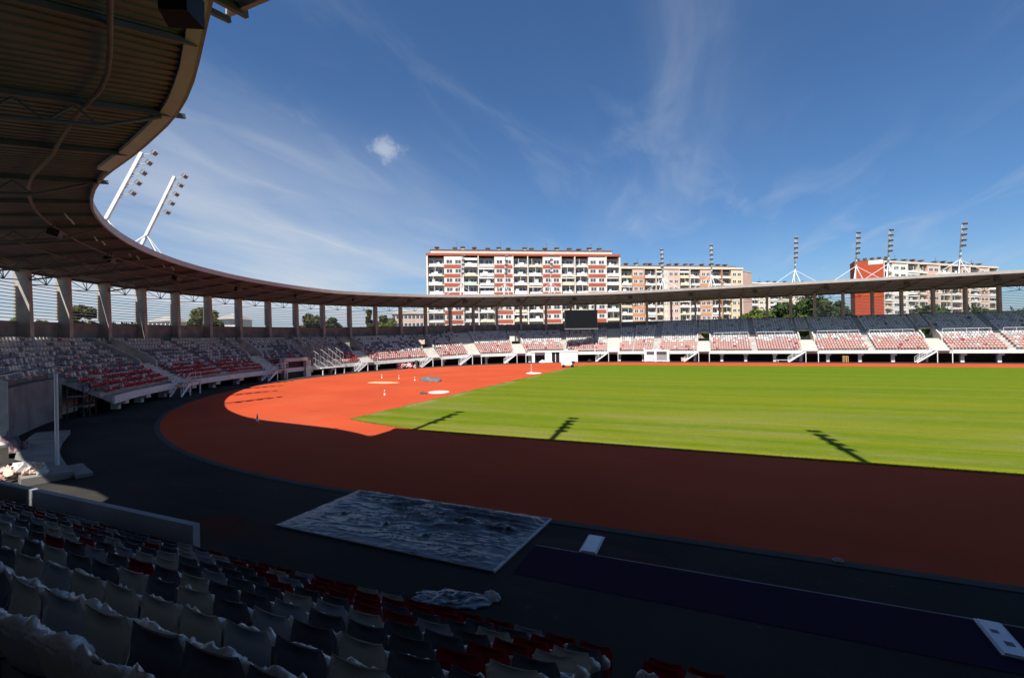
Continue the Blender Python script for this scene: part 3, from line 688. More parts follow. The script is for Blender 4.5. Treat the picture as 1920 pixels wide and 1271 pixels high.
# ------------------------------------------------------------------ loudspeakers under the roof edge
def make_speaker():
    t = thing('loudspeaker', 'speaker', 'loudspeaker')
    b = MB(); v = [(-.5, -.34, -.26), (.5, -.34, -.26), (.38, .30, -.20), (-.38, .30, -.20), (-.5, -.34, .26), (.5, -.34, .26), (.38, .30, .26), (-.38, .30, .26)]
    b.add(v, [(0, 3, 2, 1), (4, 5, 6, 7), (0, 1, 5, 4), (1, 2, 6, 5), (2, 3, 7, 6), (3, 0, 4, 7)]); b.build('cabinet', M_black, t)
    g = MB().box(-.46, .46, -.37, -.343, -.22, .22); g.build('grille', M_dark, t)
    k = MB(); k.bar((-.3, .05, .26), (-.3, .05, .85), .05); k.bar((.3, .05, .26), (.3, .05, .85), .05); k.bar((-.35, .05, .4), (.35, .05, .4), .05); k.build('hanger', M_dark, t)
    return t
SPK = [30.6, 41.9, 54.6, 66.6, 78.8, 91.5, 104.3, 117.7, 130.7, 144.4, 157.5, 171.1, 184.3, 197.6, 211.0, 224.5]
SPKW = ['nearest one on the bend, seen large', 'second along the bend', 'third along the bend', 'fourth along the bend', 'fifth along the bend', 'sixth along the bend', 'seventh along the bend, left of the striped block', 'at the left edge of the striped block', 'below the striped block, left half', 'below the striped block, middle', 'above the scoreboard', 'below the right edge of the striped block', 'below the cream block', 'below the pink gable', 'left of the red end wall', 'right of the red end wall', 'at the far right']
spk0 = make_speaker()
for i, s in enumerate(SPK):
    o = spk0 if i == 0 else dup(spk0)
    R = 53.2; o.location = P(s, R, zroof(s, R) - .80); o.rotation_euler = (R_(14), 0, rotz(s)); tag(o, 'black loudspeaker under the roof, ' + SPKW[i], group='loudspeakers hung under the roof')
o = dup(spk0, tuple(pix(336, 12, 12.6)), rotz(0) + .5, 'big black loudspeaker hung at the corner of the main stand roof'); o.scale = (.95, 1.0, 1.5)

# ------------------------------------------------------------------ scoreboard
s_ = 0; sbL = pix(1059, 612, 112.2); sbR = pix(1120, 612, 113.6)
cx = (sbL + sbR) / 2; wv = (sbR - sbL); wv.z = 0
sb = thing('scoreboard', 'large black blank video screen standing at the back of the far stand', 'screen', (cx.x, cx.y, 8.0), math.atan2(wv.y, wv.x))
hw = wv.length / 2
MB().box(-hw, hw, -.2, .25, .12, 4.65).build('housing', M_dark, sb); MB().box(-hw + .06, hw - .06, -.215, -.203, .2, 4.58).build('display', M_screen, sb)
MB().box(-hw - .1, hw + .1, -.55, .25, -.05, .1).build('walkway', M_galv, sb)
for x in (-hw * .7, 0, hw * .7): MB().box(x - .1, x + .1, .26, .46, -1.4, 4.7).build('support_post', M_dark, sb)

# ------------------------------------------------------------------ steel stairs from the stand to the track
STW = {52.3: 'under the first portal of the bend stand', 72.0: 'under the second portal of the bend stand', 93.2: 'where sunlight first reaches the bend seats', 109.3: 'left of the striped block seats, under a dark portal', 119.3: 'under the broad pale steps of the bend', 130.6: 'just left of the white service building', 153.4: 'right of the scoreboard', 173.7: 'below the cream block', 194.3: 'left of the two timber crates', 215.6: 'right of the two timber crates', 236.6: 'at the far right'}
for s, w in STW.items():
    H = zf(s); t = thing('steel_staircase', f'pale steel staircase, {w}', 'staircase', P(s, 50.75, 0), rotz(s), 'steel stairs up to the stand')
    MB().box(-1.2, 1.2, -.75, .58, H - .12, H - .02).build('landing', M_galv, t)
    for x in (-1.1, 1.1):
        for y in (-.65,): MB().box(x - .06, x + .06, y - .06, y + .06, 0, H - .12).build('post', M_steelw, t)
    run = H * 1.25; x1 = -1.2 - run
    for y in (-.72, .42):
        MB().bar((-1.2, y, H - .16), (x1, y, .06), .06, .26, upv=(0, 0, 1)).build('stringer', M_steelw, t)
    n = int(H / .18)
    for k in range(n):
        f = (k + .5) / n; MB().box(-1.2 - run * f - .14, -1.2 - run * f + .14, -.69, .39, H * (1 - f) - .02, H * (1 - f) + .02).build('tread', M_galv, t)
    for y in (-.72, .42):
        r = MB()
        r.tube((-1.2, y, H + 1.0), (x1, y, 1.05), .03, n=6); r.tube((-1.2, y, H + .5), (x1, y, .55), .02, n=6)
        for k in range(5):
            f = k / 4; r.tube((-1.2 - run * f, y, H * (1 - f)), (-1.2 - run * f, y, H * (1 - f) + 1.03), .025, n=6)
        if y < 0:
            r.tube((-1.2, y, H + 1.0), (1.2, y, H + 1.0), .03, n=6); r.tube((-1.2, y, H + .5), (1.2, y, H + .5), .02, n=6)
            for x in (0, 1.2): r.tube((x, y, H), (x, y, H + 1.0), .025, n=6)
        r.build('railing', M_steelw, t)

# ------------------------------------------------------------------ apartment blocks behind the stand
M_bwhite = mat('block_white', (.70, .64, .57), .85, .06, .4); M_bred = mat('block_red', (.37, .092, .052), .85, .08, .5); M_bcream = mat('block_cream', (.64, .55, .45), .85, .08, .4)
M_pink = mat('block_pink', (.60, .41, .33), .85, .08, .4); M_orange = mat('block_orange', (.50, .255, .145), .85, .08, .4); M_yel = mat('block_yellow', (.62, .51, .34), .85, .08, .4); M_brick = mat('block_brick_red', (.40, .062, .022), .85, .08, .6)
M_glass = mat('window_glass', (.075, .085, .10), .15, .3, .7, spec=.6); M_recess = mat('loggia_wall', (.40, .36, .31), .9, .2, .5); M_tank = mat('roof_cowl', (.10, .085, .08), .7, .2, 2)
M_bal = [mat('balcony_white', (.74, .72, .68), .8, .06, 1), mat('balcony_cream', (.70, .62, .46), .8, .06, 1), mat('balcony_pale_green', (.50, .58, .50), .8, .06, 1)]
def block(name, label, pL, dL, pR, dR, pxtop, floors, fh, cols, vis_z, attic, side, deep=12.0, cowls=12, roofc=None):
    """pL / pR: pixel column of the facade's ends with their distance; cols: list of (kind, width share, material)"""
    A = pix(pL, 600, dL); B = pix(pR, 600, dR); top = pix(pL, pxtop, dL).z
    u = Vector((B.x - A.x, B.y - A.y, 0)); W = u.length; rz = math.atan2(u.y, u.x)
    b = thing(name, label, 'apartment block', (A.x, A.y, 0), rz, 'apartment blocks beyond the stadium')
    core = MB(); H = top - attic
    core.box(0, W, 1.3, deep, 0, H, 0); core.build('wall', M_recess, b)
    sw = MB(); sw.box(-.35, -.002, .0, deep, 0, H + .6); sw.build('gable', side[0], b); sw = MB(); sw.box(W + .002, W + .35, .0, deep, 0, H + .6); sw.build('gable', side[1], b)
    tot = sum(c[1] for c in cols); x = 0; nw = nb = 0
    cor = MB(); cor.box(-.36, W + .36, -.25, deep + .1, H + .602, H + 1.3); cor.build('cornice', roofc or M_bred, b)
    at = MB(); at.box(1.0, W - 2.0, 1.6, deep - 1, H + 1.302, top); at.build('attic', M_bcream, b)
    MB().box(.8, W - 1.8, 1.4, deep - .8, top + .002, top + .18).build('roof', M_tank, b)
    cowl = MB()
    for k in range(cowls):
        xc = 2 + (W - 5) * (k + .5 + random.uniform(-.25, .25)) / cowls; h = random.uniform(.5, 1.0); c = MB()
        c.box(xc - .45, xc + .45, 3.0, 4.2, top + .182, top + h + .2); c.build('chimney', M_bcream if k % 3 else M_bred, b)
        d = MB(); d.box(xc - .75, xc + .75, 2.7, 4.5, top + h + .3, top + h + .62); d.bar((xc, 3.6, top + h), (xc, 3.6, top + h + .4), .3)
        if k % 4 == 1: d.bar((xc + .6, 3.6, top + .1), (xc + .6, 3.6, top + 3.0), .07); d.bar((xc + .2, 3.6, top + 2.7), (xc + 1.0, 3.6, top + 2.7), .05)
        d.build('cowl', M_tank, b)
    slab = MB()
    for kind, share, m in cols:
        w = W * share / tot
        if kind == 'panel':
            pm = MB(); pm.box(x, x + w, 0, 1.298, 0, H + .5); pm.build('facade_panel', m[0], b)
            z = H - .15
            for f in range(floors):
                zt = H - fh * f
                if zt - fh < vis_z: break
                if m[1] is not None: MB().box(x + .02, x + w - .02, -.05, -.003, zt - fh - .62, zt - fh + .62).build('spandrel', m[1], b)
                for q in (.27, .73):
                    cxx = x + w * q + random.uniform(-.05, .05) * w * .4; ww = w * .17
                    wd = MB(); wd.box(cxx - ww, cxx + ww, -.06, -.004, zt - fh + .95, zt - .75); wo = wd.build('window', M_white, b)
                    g = MB(); g.box(cxx - ww + .12, cxx - .06, -.075, -.063, zt - fh + 1.05, zt - .85); g.box(cxx + .06, cxx + ww - .12, -.075, -.063, zt - fh + 1.05, zt - .85); g.build('pane', M_glass, wo)
        elif kind == 'loggia':
            fin = MB(); fin.box(x - .15, x + .15, -.38, 1.296, 0, H + .45); fin.build('fin', m[0], b)
            for f in range(floors):
                zt = H - fh * f
                if zt - fh < vis_z: break
                MB().box(x + .152, x + w - .152, .0, 1.294, zt - fh - .12, zt - fh + .10).build('balcony_slab', m[0], b)
                bm = random.choices(M_bal, (.78, .2, .02))[0]
                e0 = random.uniform(.25, .7); e1 = random.uniform(.25, .7); rm = MB(); xa = x + e0
                rm.box(x + e0, x + w - e1, -.27, -.003, zt - fh - .10, zt - fh + random.uniform(.55, 1.05))
                if random.random() < .6: xq = x + e0 + (w - e0 - e1) * random.uniform(.1, .6); rm.box(xq, xq + (w - e0 - e1) * random.uniform(.2, .38), -.31, -.272, zt - fh - .05, zt - fh + random.uniform(.9, 1.5))
                if random.random() < .5: xq = x + w * random.uniform(.25, .7); rm.box(xq, xq + .12, -.2, -.08, zt - fh + .10, zt - .3)
                rm.build('balcony_rail', bm, b)
                if random.random() < .45:
                    cl = MB(); xq = x + w * random.uniform(.15, .6); cl.box(xq, xq + random.uniform(.5, 1.4), .3, .6, zt - fh + .10, zt - fh + random.uniform(1.2, 2.0)); cl.build('balcony_clutter', random.choice([M_bcream, M_bwhite, M_tank, M_pink, M_bal[2]]), b)
                if random.random() < .14:                                     # glazed-in or with awning
                    MB().box(x + .3, x + w - .3, -.05, -.02, zt - .9, zt - .15).build('awning', random.choice([M_bal[0], M_bal[0], M_bcream]), b)
                g = MB()
                for q0, q1, zb in ((.10, .36, .15), (.44, .90, .9)):
                    g.box(x + w * q0, x + w * q1, 1.23, 1.288, zt - fh + zb, zt - .7)
                go = g.build('loggia_frame', M_white, b); h = MB()
                for q0, q1, zb in ((.12, .34, .3), (.46, .66, 1.0), (.69, .88, 1.0)): h.box(x + w * q0, x + w * q1, 1.19, 1.225, zt - fh + zb, zt - .8)
                h.build('pane', M_glass, go)
                if random.random() < .5:
                    l = MB(); q = random.uniform(.2, .7); l.box(x + w * q, x + w * (q + .18), -.16, -.11, zt - fh + .35, zt - fh + 1.0); l.build('laundry', random.choice([M_bred, M_bwhite, M_tank, M_yel]), b)
        x += w
    fe = MB(); fe.box(x - .13, x - .001, -.12, 1.296, 0, H + .45); fe.build('fin', M_bwhite, b)
    return b
pan = ('panel', 1.55, (M_bwhite, M_bred)); lo = lambda w: ('loggia', w, (M_bwhite,))
block('striped_apartment_block', 'tall white apartment block with red horizontal bands and rows of balconies', 803, 148, 1163, 156, 467, 9, 3.0,
      [lo(1.35), pan, lo(1.25), lo(1.35), pan, lo(1.25), lo(1.3), pan, lo(1.2), lo(1.2), pan, lo(1.2)], 6.0, 2.6, (M_bcream, M_bwhite), cowls=15)
pk = ('panel', 1.35, (M_pink, M_orange)); pk2 = ('panel', 1.35, (M_pink, None))
block('cream_apartment_block', 'cream and pink apartment block with balconies right of the striped block', 1165, 181, 1393, 189, 497, 9, 2.95,
      [('loggia', 1.4, (M_bcream,)), pk, ('loggia', 1.4, (M_orange,)), ('loggia', .95, (M_bcream,)), ('panel', .5, (M_bcream, None)), pk2, ('loggia', 1.3, (M_bcream,)), ('loggia', 1.3, (M_bwhite,)), pk, ('loggia', 1.3, (M_bcream,)), ('loggia', 1.2, (M_orange,)), ('panel', 1.4, (M_yel, None))], 8.0, 2.0, (M_bcream, M_pink), cowls=13, roofc=M_bcream)
block('distant_apartment_block', 'small distant cream apartment block showing between the pink gable and dark trees', 1400, 262, 1530, 270, 530, 7, 2.95,
      [('loggia', 1.3, (M_bcream,)), ('panel', 1.2, (M_bcream, None)), ('loggia', 1.3, (M_bwhite,)), ('loggia', 1.3, (M_bcream,)), ('panel', 1.2, (M_bcream, None)), ('loggia', 1.3, (M_bwhite,))], 12.0, 1.2, (M_bcream, M_bcream), cowls=7, roofc=M_bwhite)
# pink gable that closes the cream block (its end wall turned towards the stadium)
pg0 = pix(1393, 600, 189.6); pg1 = pix(1411, 600, 196); zt_ = pix(1400, 508, 189).z
u_ = Vector((pg1.x - pg0.x, pg1.y - pg0.y, 0))
pg = thing('pink_apartment_block', 'plain pink gable of an apartment block beside the cream block', 'apartment block', (pg0.x, pg0.y, 0), math.atan2(u_.y, u_.x), 'apartment blocks beyond the stadium')
MB().box(0, u_.length, 0, 12, 0, zt_).build('wall', M_pink, pg); MB().box(-.1, u_.length + .1, -.1, 12.1, zt_ + .002, zt_ + .3).build('roof', M_bcream, pg)
# right-hand block: brick-red end wall and a facade running away
block('red_gable_apartment_block', 'pale apartment block with recessed balconies behind the red end wall', 1658, 182, 1872, 205, 487, 8, 2.95,
      [('loggia', .9, (M_bwhite,)), ('panel', 1.5, (M_bwhite, None)), ('loggia', 1.2, (M_bwhite,)), ('loggia', 1.0, (M_bcream,)), ('panel', 1.3, (M_pink, None)), ('loggia', 1.3, (M_bwhite,)), ('loggia', 1.3, (M_bcream,)), ('panel', .9, (M_pink, None)), ('loggia', 1.3, (M_bwhite,)), ('panel', 1.0, (M_pink, None)), ('loggia', 1.2, (M_bcream,))], 8.0, 1.6, (M_brick, M_bwhite), cowls=11, roofc=M_bcream)
r0_ = pix(1604, 600, 186); r1_ = pix(1658, 600, 181.6); zt_ = pix(1640, 487, 182).z; u_ = Vector((r1_.x - r0_.x, r1_.y - r0_.y, 0))
rg = thing('red_end_wall', 'plain brick red end of an apartment tower standing behind the roof mast', 'apartment block', (r0_.x, r0_.y, 0), math.atan2(u_.y, u_.x), 'apartment blocks beyond the stadium')
MB().box(0, u_.length, 0, 11, 0, zt_).build('wall', M_brick, rg)
MB().box(u_.length * .48, u_.length - .1, -.06, -.003, zt_ - 1.7, zt_ - .05).build('parapet_panel', M_bwhite, rg)
MB().box(-.1, u_.length + .1, -.08, 11.1, zt_ + .002, zt_ + .25).build('roof', M_tank, rg)
for k in range(5):
    c = MB(); c.box(1 + 2.3 * k, 1.9 + 2.3 * k, 2, 3, zt_ + .25, zt_ + .9); c.box(.8 + 2.3 * k, 2.1 + 2.3 * k, 1.8, 3.2, zt_ + 1.0, zt_ + 1.3); c.build('chimney', M_tank, rg)
# low houses glimpsed through the louvres
def house(pL, pR, pxtop, dep, label, m, n):
    A = pix(pL, 600, dep); B = pix(pR, 600, dep); top = pix(pL, pxtop, dep).z; u = Vector((B.x - A.x, B.y - A.y, 0)); W = u.length
    h = thing('town_house', label, 'house', (A.x, A.y, 0), math.atan2(u.y, u.x), 'houses beyond the louvres')
    MB().box(0, W, 0, 10, 0, top - 1.2).build('wall', m, h)
    r = MB(); r.add([(-.4, -.5, top - 1.2), (W + .4, -.5, top - 1.2), (W + .4, 10.5, top - 1.2), (-.4, 10.5, top - 1.2), (2, 5, top + 1), (W - 2, 5, top + 1)], [(0, 1, 5, 4), (2, 3, 4, 5), (1, 2, 5), (3, 0, 4)]); r.build('roof', mat('house_roof', (.32, .29, .27), .85, .15, .6), h)
    for i in range(n):
        for z in np.arange(top - 3.2, 3, -3.0):
            x = W * (i + .5) / n; o = MB().box(x - .75, x + .75, -.05, -.003, z, z + 1.5).build('window', M_white, h); MB().box(x - .62, x + .62, -.065, -.053, z + .12, z + 1.38).build('pane', M_glass, o)
house(405, 440, 592, 150, 'pale low house seen through the louvres beside the round tree', M_bwhite, 5)
house(735, 802, 584, 190, 'long pink house seen through the louvres left of the striped block', M_pink, 9)
house(278, 318, 597, 165, 'low cream house seen through the louvres near the concrete portal', M_bcream, 5)

# ------------------------------------------------------------------ trees
def leaf_mat(name, c, c2): return mat(name, c, .75, .3, .35, col2=c2, spec=.2)
LEAF = [leaf_mat('leaves_dark', (.018, .036, .009), (.050, .085, .020)), leaf_mat('leaves_olive', (.034, .046, .009), (.085, .095, .02)), leaf_mat('leaves_bright', (.036, .058, .008), (.095, .12, .016))]
M_bark = mat('bark', (.06, .045, .032), .9, .3, 3)
def tree(px, pxtop, dep, wpx, label, kind, seed, name='tree', group='trees beyond the stadium', conifer=False):
    g = np.random.default_rng(seed); base = pix(px, 600, dep); top = pix(px, pxtop, dep).z; rad = wpx / FPX * dep / 2
    t = thing(name, label, 'tree' if name == 'tree' else 'shrub', (base.x, base.y, -.02), 0, group)
    tr = MB(); h = top; tr.tube((0, 0, 0), (.1, .05, h * .45), .03 * h, .018 * h, 8)
    for k in range(7):
        a = g.uniform(0, 2 * PI); z0 = h * g.uniform(.2, .5); r = rad * g.uniform(.5, .85); tr.tube((.05, 0, z0), (r * math.cos(a), r * math.sin(a), z0 + h * g.uniform(.15, .35)), .011 * h, .004 * h, 6)
    tr.build('trunk', M_bark, t)
    v = []; f = []; ncl = 34; zc = h * .58; rz = h * .42
    cl = []
    for _ in range(ncl):
        d = g.normal(size=3); d /= np.linalg.norm(d); r = g.uniform(.45, .92)
        c = np.array([d[0] * rad * r, d[1] * rad * r, zc + d[2] * rz * r])
        if conifer: q = (c[2] - (zc - rz)) / (2 * rz); c[:2] *= max(.08, 1.05 - q)
        cl.append((c, rad * g.uniform(.20, .40) * (.6 if conifer else 1)))
    for c, r in cl:
        for _ in range(150):
            d = g.normal(size=3); d /= np.linalg.norm(d); p = c + d * r * g.uniform(.55, 1.05) * np.array([1, 1, .8]); s = .16 + .012 * dep * g.uniform(.12, .30)
            a = g.normal(size=3); a /= np.linalg.norm(a); b2 = np.cross(a, d); b2 /= (np.linalg.norm(b2) + 1e-6); o = len(v)
            v.extend([tuple(p - a * s), tuple(p + b2 * s * .6), tuple(p + a * s), tuple(p - b2 * s * .6)]); f.append((o, o + 1, o + 2, o + 3))
    me = bpy.data.meshes.new('crown'); me.from_pydata(v, [], f); me.materials.append(LEAF[kind]); link('crown', me, t)
    return t
tree(150, 566, 105, 62, 'broad olive green tree behind the louvres near the left end', 1, 1)
tree(60, 588, 120, 70, 'low dark tree behind the louvres at the far left', 0, 2)
tree(238, 600, 120, 70, 'low bush of a tree showing just over the wall in the fourth louvre bay', 0, 3)
tree(382, 574, 110, 62, 'round olive tree behind the louvres left of centre bend', 1, 4)
tree(590, 588, 140, 70, 'wide mottled tree behind the louvres in mid bend', 1, 5)
tree(627, 594, 135, 50, 'dark green tree beside the wide mottled one', 0, 6)
tree(693, 578, 130, 44, 'pointed conifer behind the louvres right of mid bend', 1, 7, conifer=True)
tree(725, 594, 138, 62, 'low bright tree right of the pointed conifer', 2, 8)
tree(1345, 598, 165, 60, 'small bright tree in front of the cream block', 2, 9)
tree(1425, 578, 175, 76, 'bright green tree under the pink gable', 2, 10)
tree(1470, 562, 185, 72, 'dark round tree in front of the distant block', 0, 11)
tree(1525, 550, 175, 90, 'largest dark tree left of the red end wall', 0, 12)
tree(1568, 560, 170, 46, 'narrow dark tree touching the red end wall', 0, 13)
tree(1490, 590, 165, 70, 'bright low tree in front of the dark trees', 2, 14)
tree(1740, 575, 150, 100, 'leafy tree behind the right hand louvres', 0, 15)
tree(1850, 580, 152, 110, 'leafy tree behind the louvres at the right edge', 0, 16)

# ------------------------------------------------------------------ parapet, pit, runway boards and litter by the near stand
MB().box(-56.5, -41.0, -54.36, -54.20, 0, 1.55).build('parapet_wall', mat('parapet_concrete', (.30, .315, .34), .8, .15, .7, .1, 8), ms)
MB().box(-56.5, -48.6, -54.40, -54.363, .3, 1.52).build('parapet_panel', M_brown, ms)
# covered sand pit
pit = thing('sand_pit', 'long jump sand pit in the shade covered by a crumpled grey plastic sheet', 'sand pit', (-38.5, -49.1, 0))
PC = [Vector((-42.45, -50.9, 0)), Vector((-42.3, -47.25, 0)), Vector((-34.45, -47.35, 0)), Vector((-34.75, -51.05, 0))]
PC = [p - Vector((-38.5, -49.1, 0)) for p in PC]
for a, b in zip(PC, PC[1:] + PC[:1]):
    k = MB(); k.bar(a + Vector((0, 0, .03)), b + Vector((0, 0, .03)), .06, .06); k.build('edge_board', mat('pit_edge', (.10, .10, .105), .6, .2, 2) if a is not PC[2] else mat('pit_edge_pale', (.46, .46, .45), .6, .1, 2), pit)
def pit_cover():
    nx, ny = 190, 96; v = []; f = []; sheet_dark = []
    from mathutils import noise
    for j in range(ny):
        for i in range(nx):
            u, w = i / (nx - 1), j / (ny - 1)
            p = (PC[0] * (1 - u) + PC[3] * u) * (1 - w) + (PC[1] * (1 - u) + PC[2] * u) * w
            e = min(u * 14, (1 - u) * 14, w * 8, (1 - w) * 8, 1); jit = .10 * (1 - e); p = p + Vector((noise.noise(Vector((u * 9, w * 9, 31))) * jit, noise.noise(Vector((u * 14, w * 14, 47))) * jit, 0))
            n1 = noise.noise(Vector((u * 5, w * 7, 2))); n2 = noise.noise(Vector((u * 16 + n1 * 2, w * 11, 5))); n3 = noise.noise(Vector((u * 46, w * 30, 9)))
            ridge = 1 - abs(noise.noise(Vector((u * 3.2 + n1 * .4, w * 9.0 + u * 1.5, 11)))) * 2
            top = max(0, w - (.52 + .16 * math.sin(u * 6.2 + .6) + .05 * n2)); band = min(1, top * 6)
            z = .055 + .02 * abs(noise.noise(Vector((u * 20, w * 20, 3)))) + e * (.03 + .020 * n1 + .006 * n2 + .006 * n3 * (.5 + band) + .035 * max(0, 1 - abs(noise.noise(Vector((u * 7 + n1, w * 13 - u * 3, 21)))) * 7) ** 2 + .12 * band * max(0, ridge) ** 3 - .015 * band)
            for (cu, cw) in ((.17, .42), (.42, .36), (.63, .30), (.90, .62)):
                r = math.hypot((u - cu) * 2.1, w - cw); z += .09 * math.exp(-(r / .035) ** 2) - .05 * math.exp(-(r / .12) ** 2)
            v.append((p.x, p.y, z)); sheet_dark.append(min(1, max(0, band * (1.25 - 1.7 * max(0, ridge) ** 2 + .6 * n3) + .06 + .25 * n1 + max(0, .35 - abs(top - .012) * 22) + sum(math.exp(-(math.hypot((u - cu) * 2.1, w - cw) / .05) ** 2) for cu, cw in ((.17, .42), (.42, .36), (.63, .30), (.90, .62))))))  # sheet darker in the hollows between folds and at the dents
    for j in range(ny - 1):
        for i in range(nx - 1): a = j * nx + i; f.append((a, a + 1, a + nx + 1, a + nx))
    me = bpy.data.meshes.new('cover_sheet'); me.from_pydata(v, [], f); at_ = me.attributes.new('sheet_dark', 'FLOAT', 'POINT'); at_.data.foreach_set('value', sheet_dark); me.polygons.foreach_set('use_smooth', [True] * len(f))
    m = bpy.data.materials.new('pit_sheet_plastic'); m.use_nodes = True; N = m.node_tree.nodes; L = m.node_tree.links; b = N['Principled BSDF']; b.inputs['Roughness'].default_value = .27; b.inputs['Specular IOR Level'].default_value = .4
    tc = N.new('ShaderNodeTexCoord'); mp = N.new('ShaderNodeMapping'); mp.inputs['Scale'].default_value = (.35, 1.3, 1); L.new(tc.outputs['Object'], mp.inputs[0])
    nz = N.new('ShaderNodeTexNoise'); nz.inputs['Scale'].default_value = 1.6; nz.inputs['Detail'].default_value = 7; nz.inputs['Distortion'].default_value = 1.2; L.new(mp.outputs[0], nz.inputs['Vector'])
    rp = N.new('ShaderNodeValToRGB'); L.new(nz.outputs[0], rp.inputs[0]); rp.color_ramp.elements[0].position = .34; rp.color_ramp.elements[0].color = (.085, .09, .098, 1); rp.color_ramp.elements[1].position = .52; rp.color_ramp.elements[1].color = (.13, .138, .15, 1)
    an = N.new('ShaderNodeAttribute'); an.attribute_name = 'sheet_dark'; mx = N.new('ShaderNodeMix'); mx.data_type = 'RGBA'; L.new(an.outputs['Fac'], mx.inputs[0]); L.new(rp.outputs[0], mx.inputs[6]); mx.inputs[7].default_value = (.008, .008, .009, 1)
    L.new(mx.outputs[2], b.inputs['Base Color']); me.materials.append(m); link('cover_sheet', me, pit)
pit_cover()
def board(x0, x1, y0, y1, label, dirt):
    t = thing('take_off_board', label, 'board', ((x0 + x1) / 2, (y0 + y1) / 2, 0), 0)
    w, h = (x1 - x0) / 2, (y1 - y0) / 2
    MB().box(-w - .05, w + .05, -h - .04, h + .04, .0, .03).build('frame', M_galv, t)
    MB().box(-w, w, -h, h, .031, .055).build('panel', mat('board_white', (.72, .76, .82), .5, .05, 3), t)
    if dirt:
        d = MB(); d.box(-w * .6, w * .1, h * .2, h * .4, .056, .060); d.box(-w * .2, w * .6, -h * .5, -h * .25, .056, .060); d.build('scuff', M_dark, t)
    return t
board(-33.0, -32.62, -49.15, -48.1, 'bright white take off board set in the asphalt beside the covered pit', False)
o = board(-.16, .16, -.56, .56, 'white board with dark scuffs on the runway at the right edge', True); o.location = (-24.72, -49.85, .012); o.rotation_euler = (0, 0, R_(-4))
def crumpled(name, label, cat, x, y, lx, ly, h, seed, m, z=.02):
    g = np.random.default_rng(seed); from mathutils import noise
    nx, ny = 40, 22; v = []; f = []
    for j in range(ny):
        for i in range(nx):
            u, w = 2 * i / (nx - 1) - 1, 2 * j / (ny - 1) - 1; r = math.hypot(u, w); e = max(0, 1 - r ** 2)
            n1 = noise.noise(Vector((u * 2.5 + seed, w * 2.5, seed))); n2 = noise.noise(Vector((u * 7, w * 7 + seed, 3)))
            sc_ = 1 / max(1, r * 1.05) * (1 + .22 * n1); v.append((u * lx / 2 * sc_, w * ly / 2 * sc_, .004 + h * e ** .6 * max(.04, .55 + .75 * n1 + .5 * n2)))
    for j in range(ny - 1):
        for i in range(nx - 1): a = j * nx + i; f.append((a, a + 1, a + nx + 1, a + nx))
    me = bpy.data.meshes.new(name); me.from_pydata(v, [], f); me.materials.append(m); me.polygons.foreach_set('use_smooth', [g.random() < .5 for _ in f]); o = link(name, me); o.location = (x, y, z); o.rotation_euler = (0, 0, g.uniform(-.5, .5)); tag(o, label, cat); return o
M_blueplas = mat('blue_grey_plastic', (.09, .115, .135), .25, .3, 2, spec=.7)
crumpled('plastic_sheet', 'crumpled blue grey plastic sheet lying on the asphalt past the front row', 'plastic sheet', -35.1, -52.45, 1.9, .7, .09, 5, M_blueplas)
crumpled('plastic_bag', 'small white twisted plastic at the end of the blue grey sheet', 'plastic bag', -34.3, -52.05, .5, .28, .14, 8, mat('white_plastic_bag', (.55, .56, .58), .3, .1, 4, spec=.6))
crumpled('tarpaulin_heap', 'dark grey tarpaulin heap lying on the sunlit red track', 'tarpaulin', -66.4, -5.0, 4.3, 2.6, .75, 11, mat('grey_tarpaulin', (.11, .105, .11), .6, .25, 1.5))
crumpled('sack', 'small dark sack lying on the track by the white throwing circle', 'sack', -58.2, -19.1, 1.1, .8, .28, 12, mat('dark_sack', (.07, .05, .045), .8, .3, 3))
crumpled('bag', 'black bag left by the foot of a pale staircase under the scoreboard', 'bag', -55.2, 45.5, 1.2, .8, .9, 13, M_black)
crumpled('paper_scrap', 'crumpled pale scrap lying at the outer edge of the shaded track', 'litter', -26.75, -47.35, .26, .14, .10, 14, mat('paper_scrap', (.6, .58, .55), .7, .1, 5))
def disc(x, y, r, label):
    t = thing('throwing_circle', label, 'throwing circle', (x, y, .012))
    MB().lathe([(0.001, .03), (r - .06, .03), (r - .06, .0)], 40).build('slab', mat('circle_concrete', (.66, .62, .52), .8, .1, 1), t)
    MB().lathe([(r - .058, .0), (r - .058, .06), (r, .06), (r, .0)], 40).build('rim', M_white, t)
disc(-57.3, -17.4, 1.15, 'white round throwing circle at the left edge of the lawn'); disc(-56.5, 11.0, 1.3, 'pale throwing circle farther along the lawn edge, by a thin post')
o = MB().add([(-74.0 + 4.4 * (.5 + .5 * math.cos(a)) * (1 + .10 * math.sin(3 * a + 1)), -9.0 + 1.5 * math.sin(a) * (1 + .2 * math.cos(2 * a)), .0155) for a in np.linspace(0, 2 * PI, 40)[:-1]], [tuple(range(39))]).build('sand_spill', mat('pale_sand', (.62, .42, .26), .9, .15, 1.2, col2=(.66, .25, .12))); o['kind'] = 'structure'
def cone(x, y, label, h=.75):
    t = thing('traffic_cone', label, 'traffic cone', (x, y, .012), random.uniform(0, 1), 'traffic cones on the track'); k = h / .75
    MB().box(-.19 * k, .19 * k, -.19 * k, .19 * k, 0, .04).build('base', mat('cone_red', (.55, .07, .03), .5, .1, 4), t)
    MB().lathe([(.15 * k, .041), (.10 * k, .28 * h)], 14).build('lower_band', MATS['cone_red'], t); MB().lathe([(.10 * k, .28 * h), (.068 * k, .55 * h)], 14).build('white_band', M_white, t)
    MB().lathe([(.068 * k, .55 * h), (.045 * k, .78 * h)], 14).build('upper_band', MATS['cone_red'], t); MB().lathe([(.045 * k, .78 * h), (.03 * k, h), (.001, h)], 14).build('tip', M_white, t)
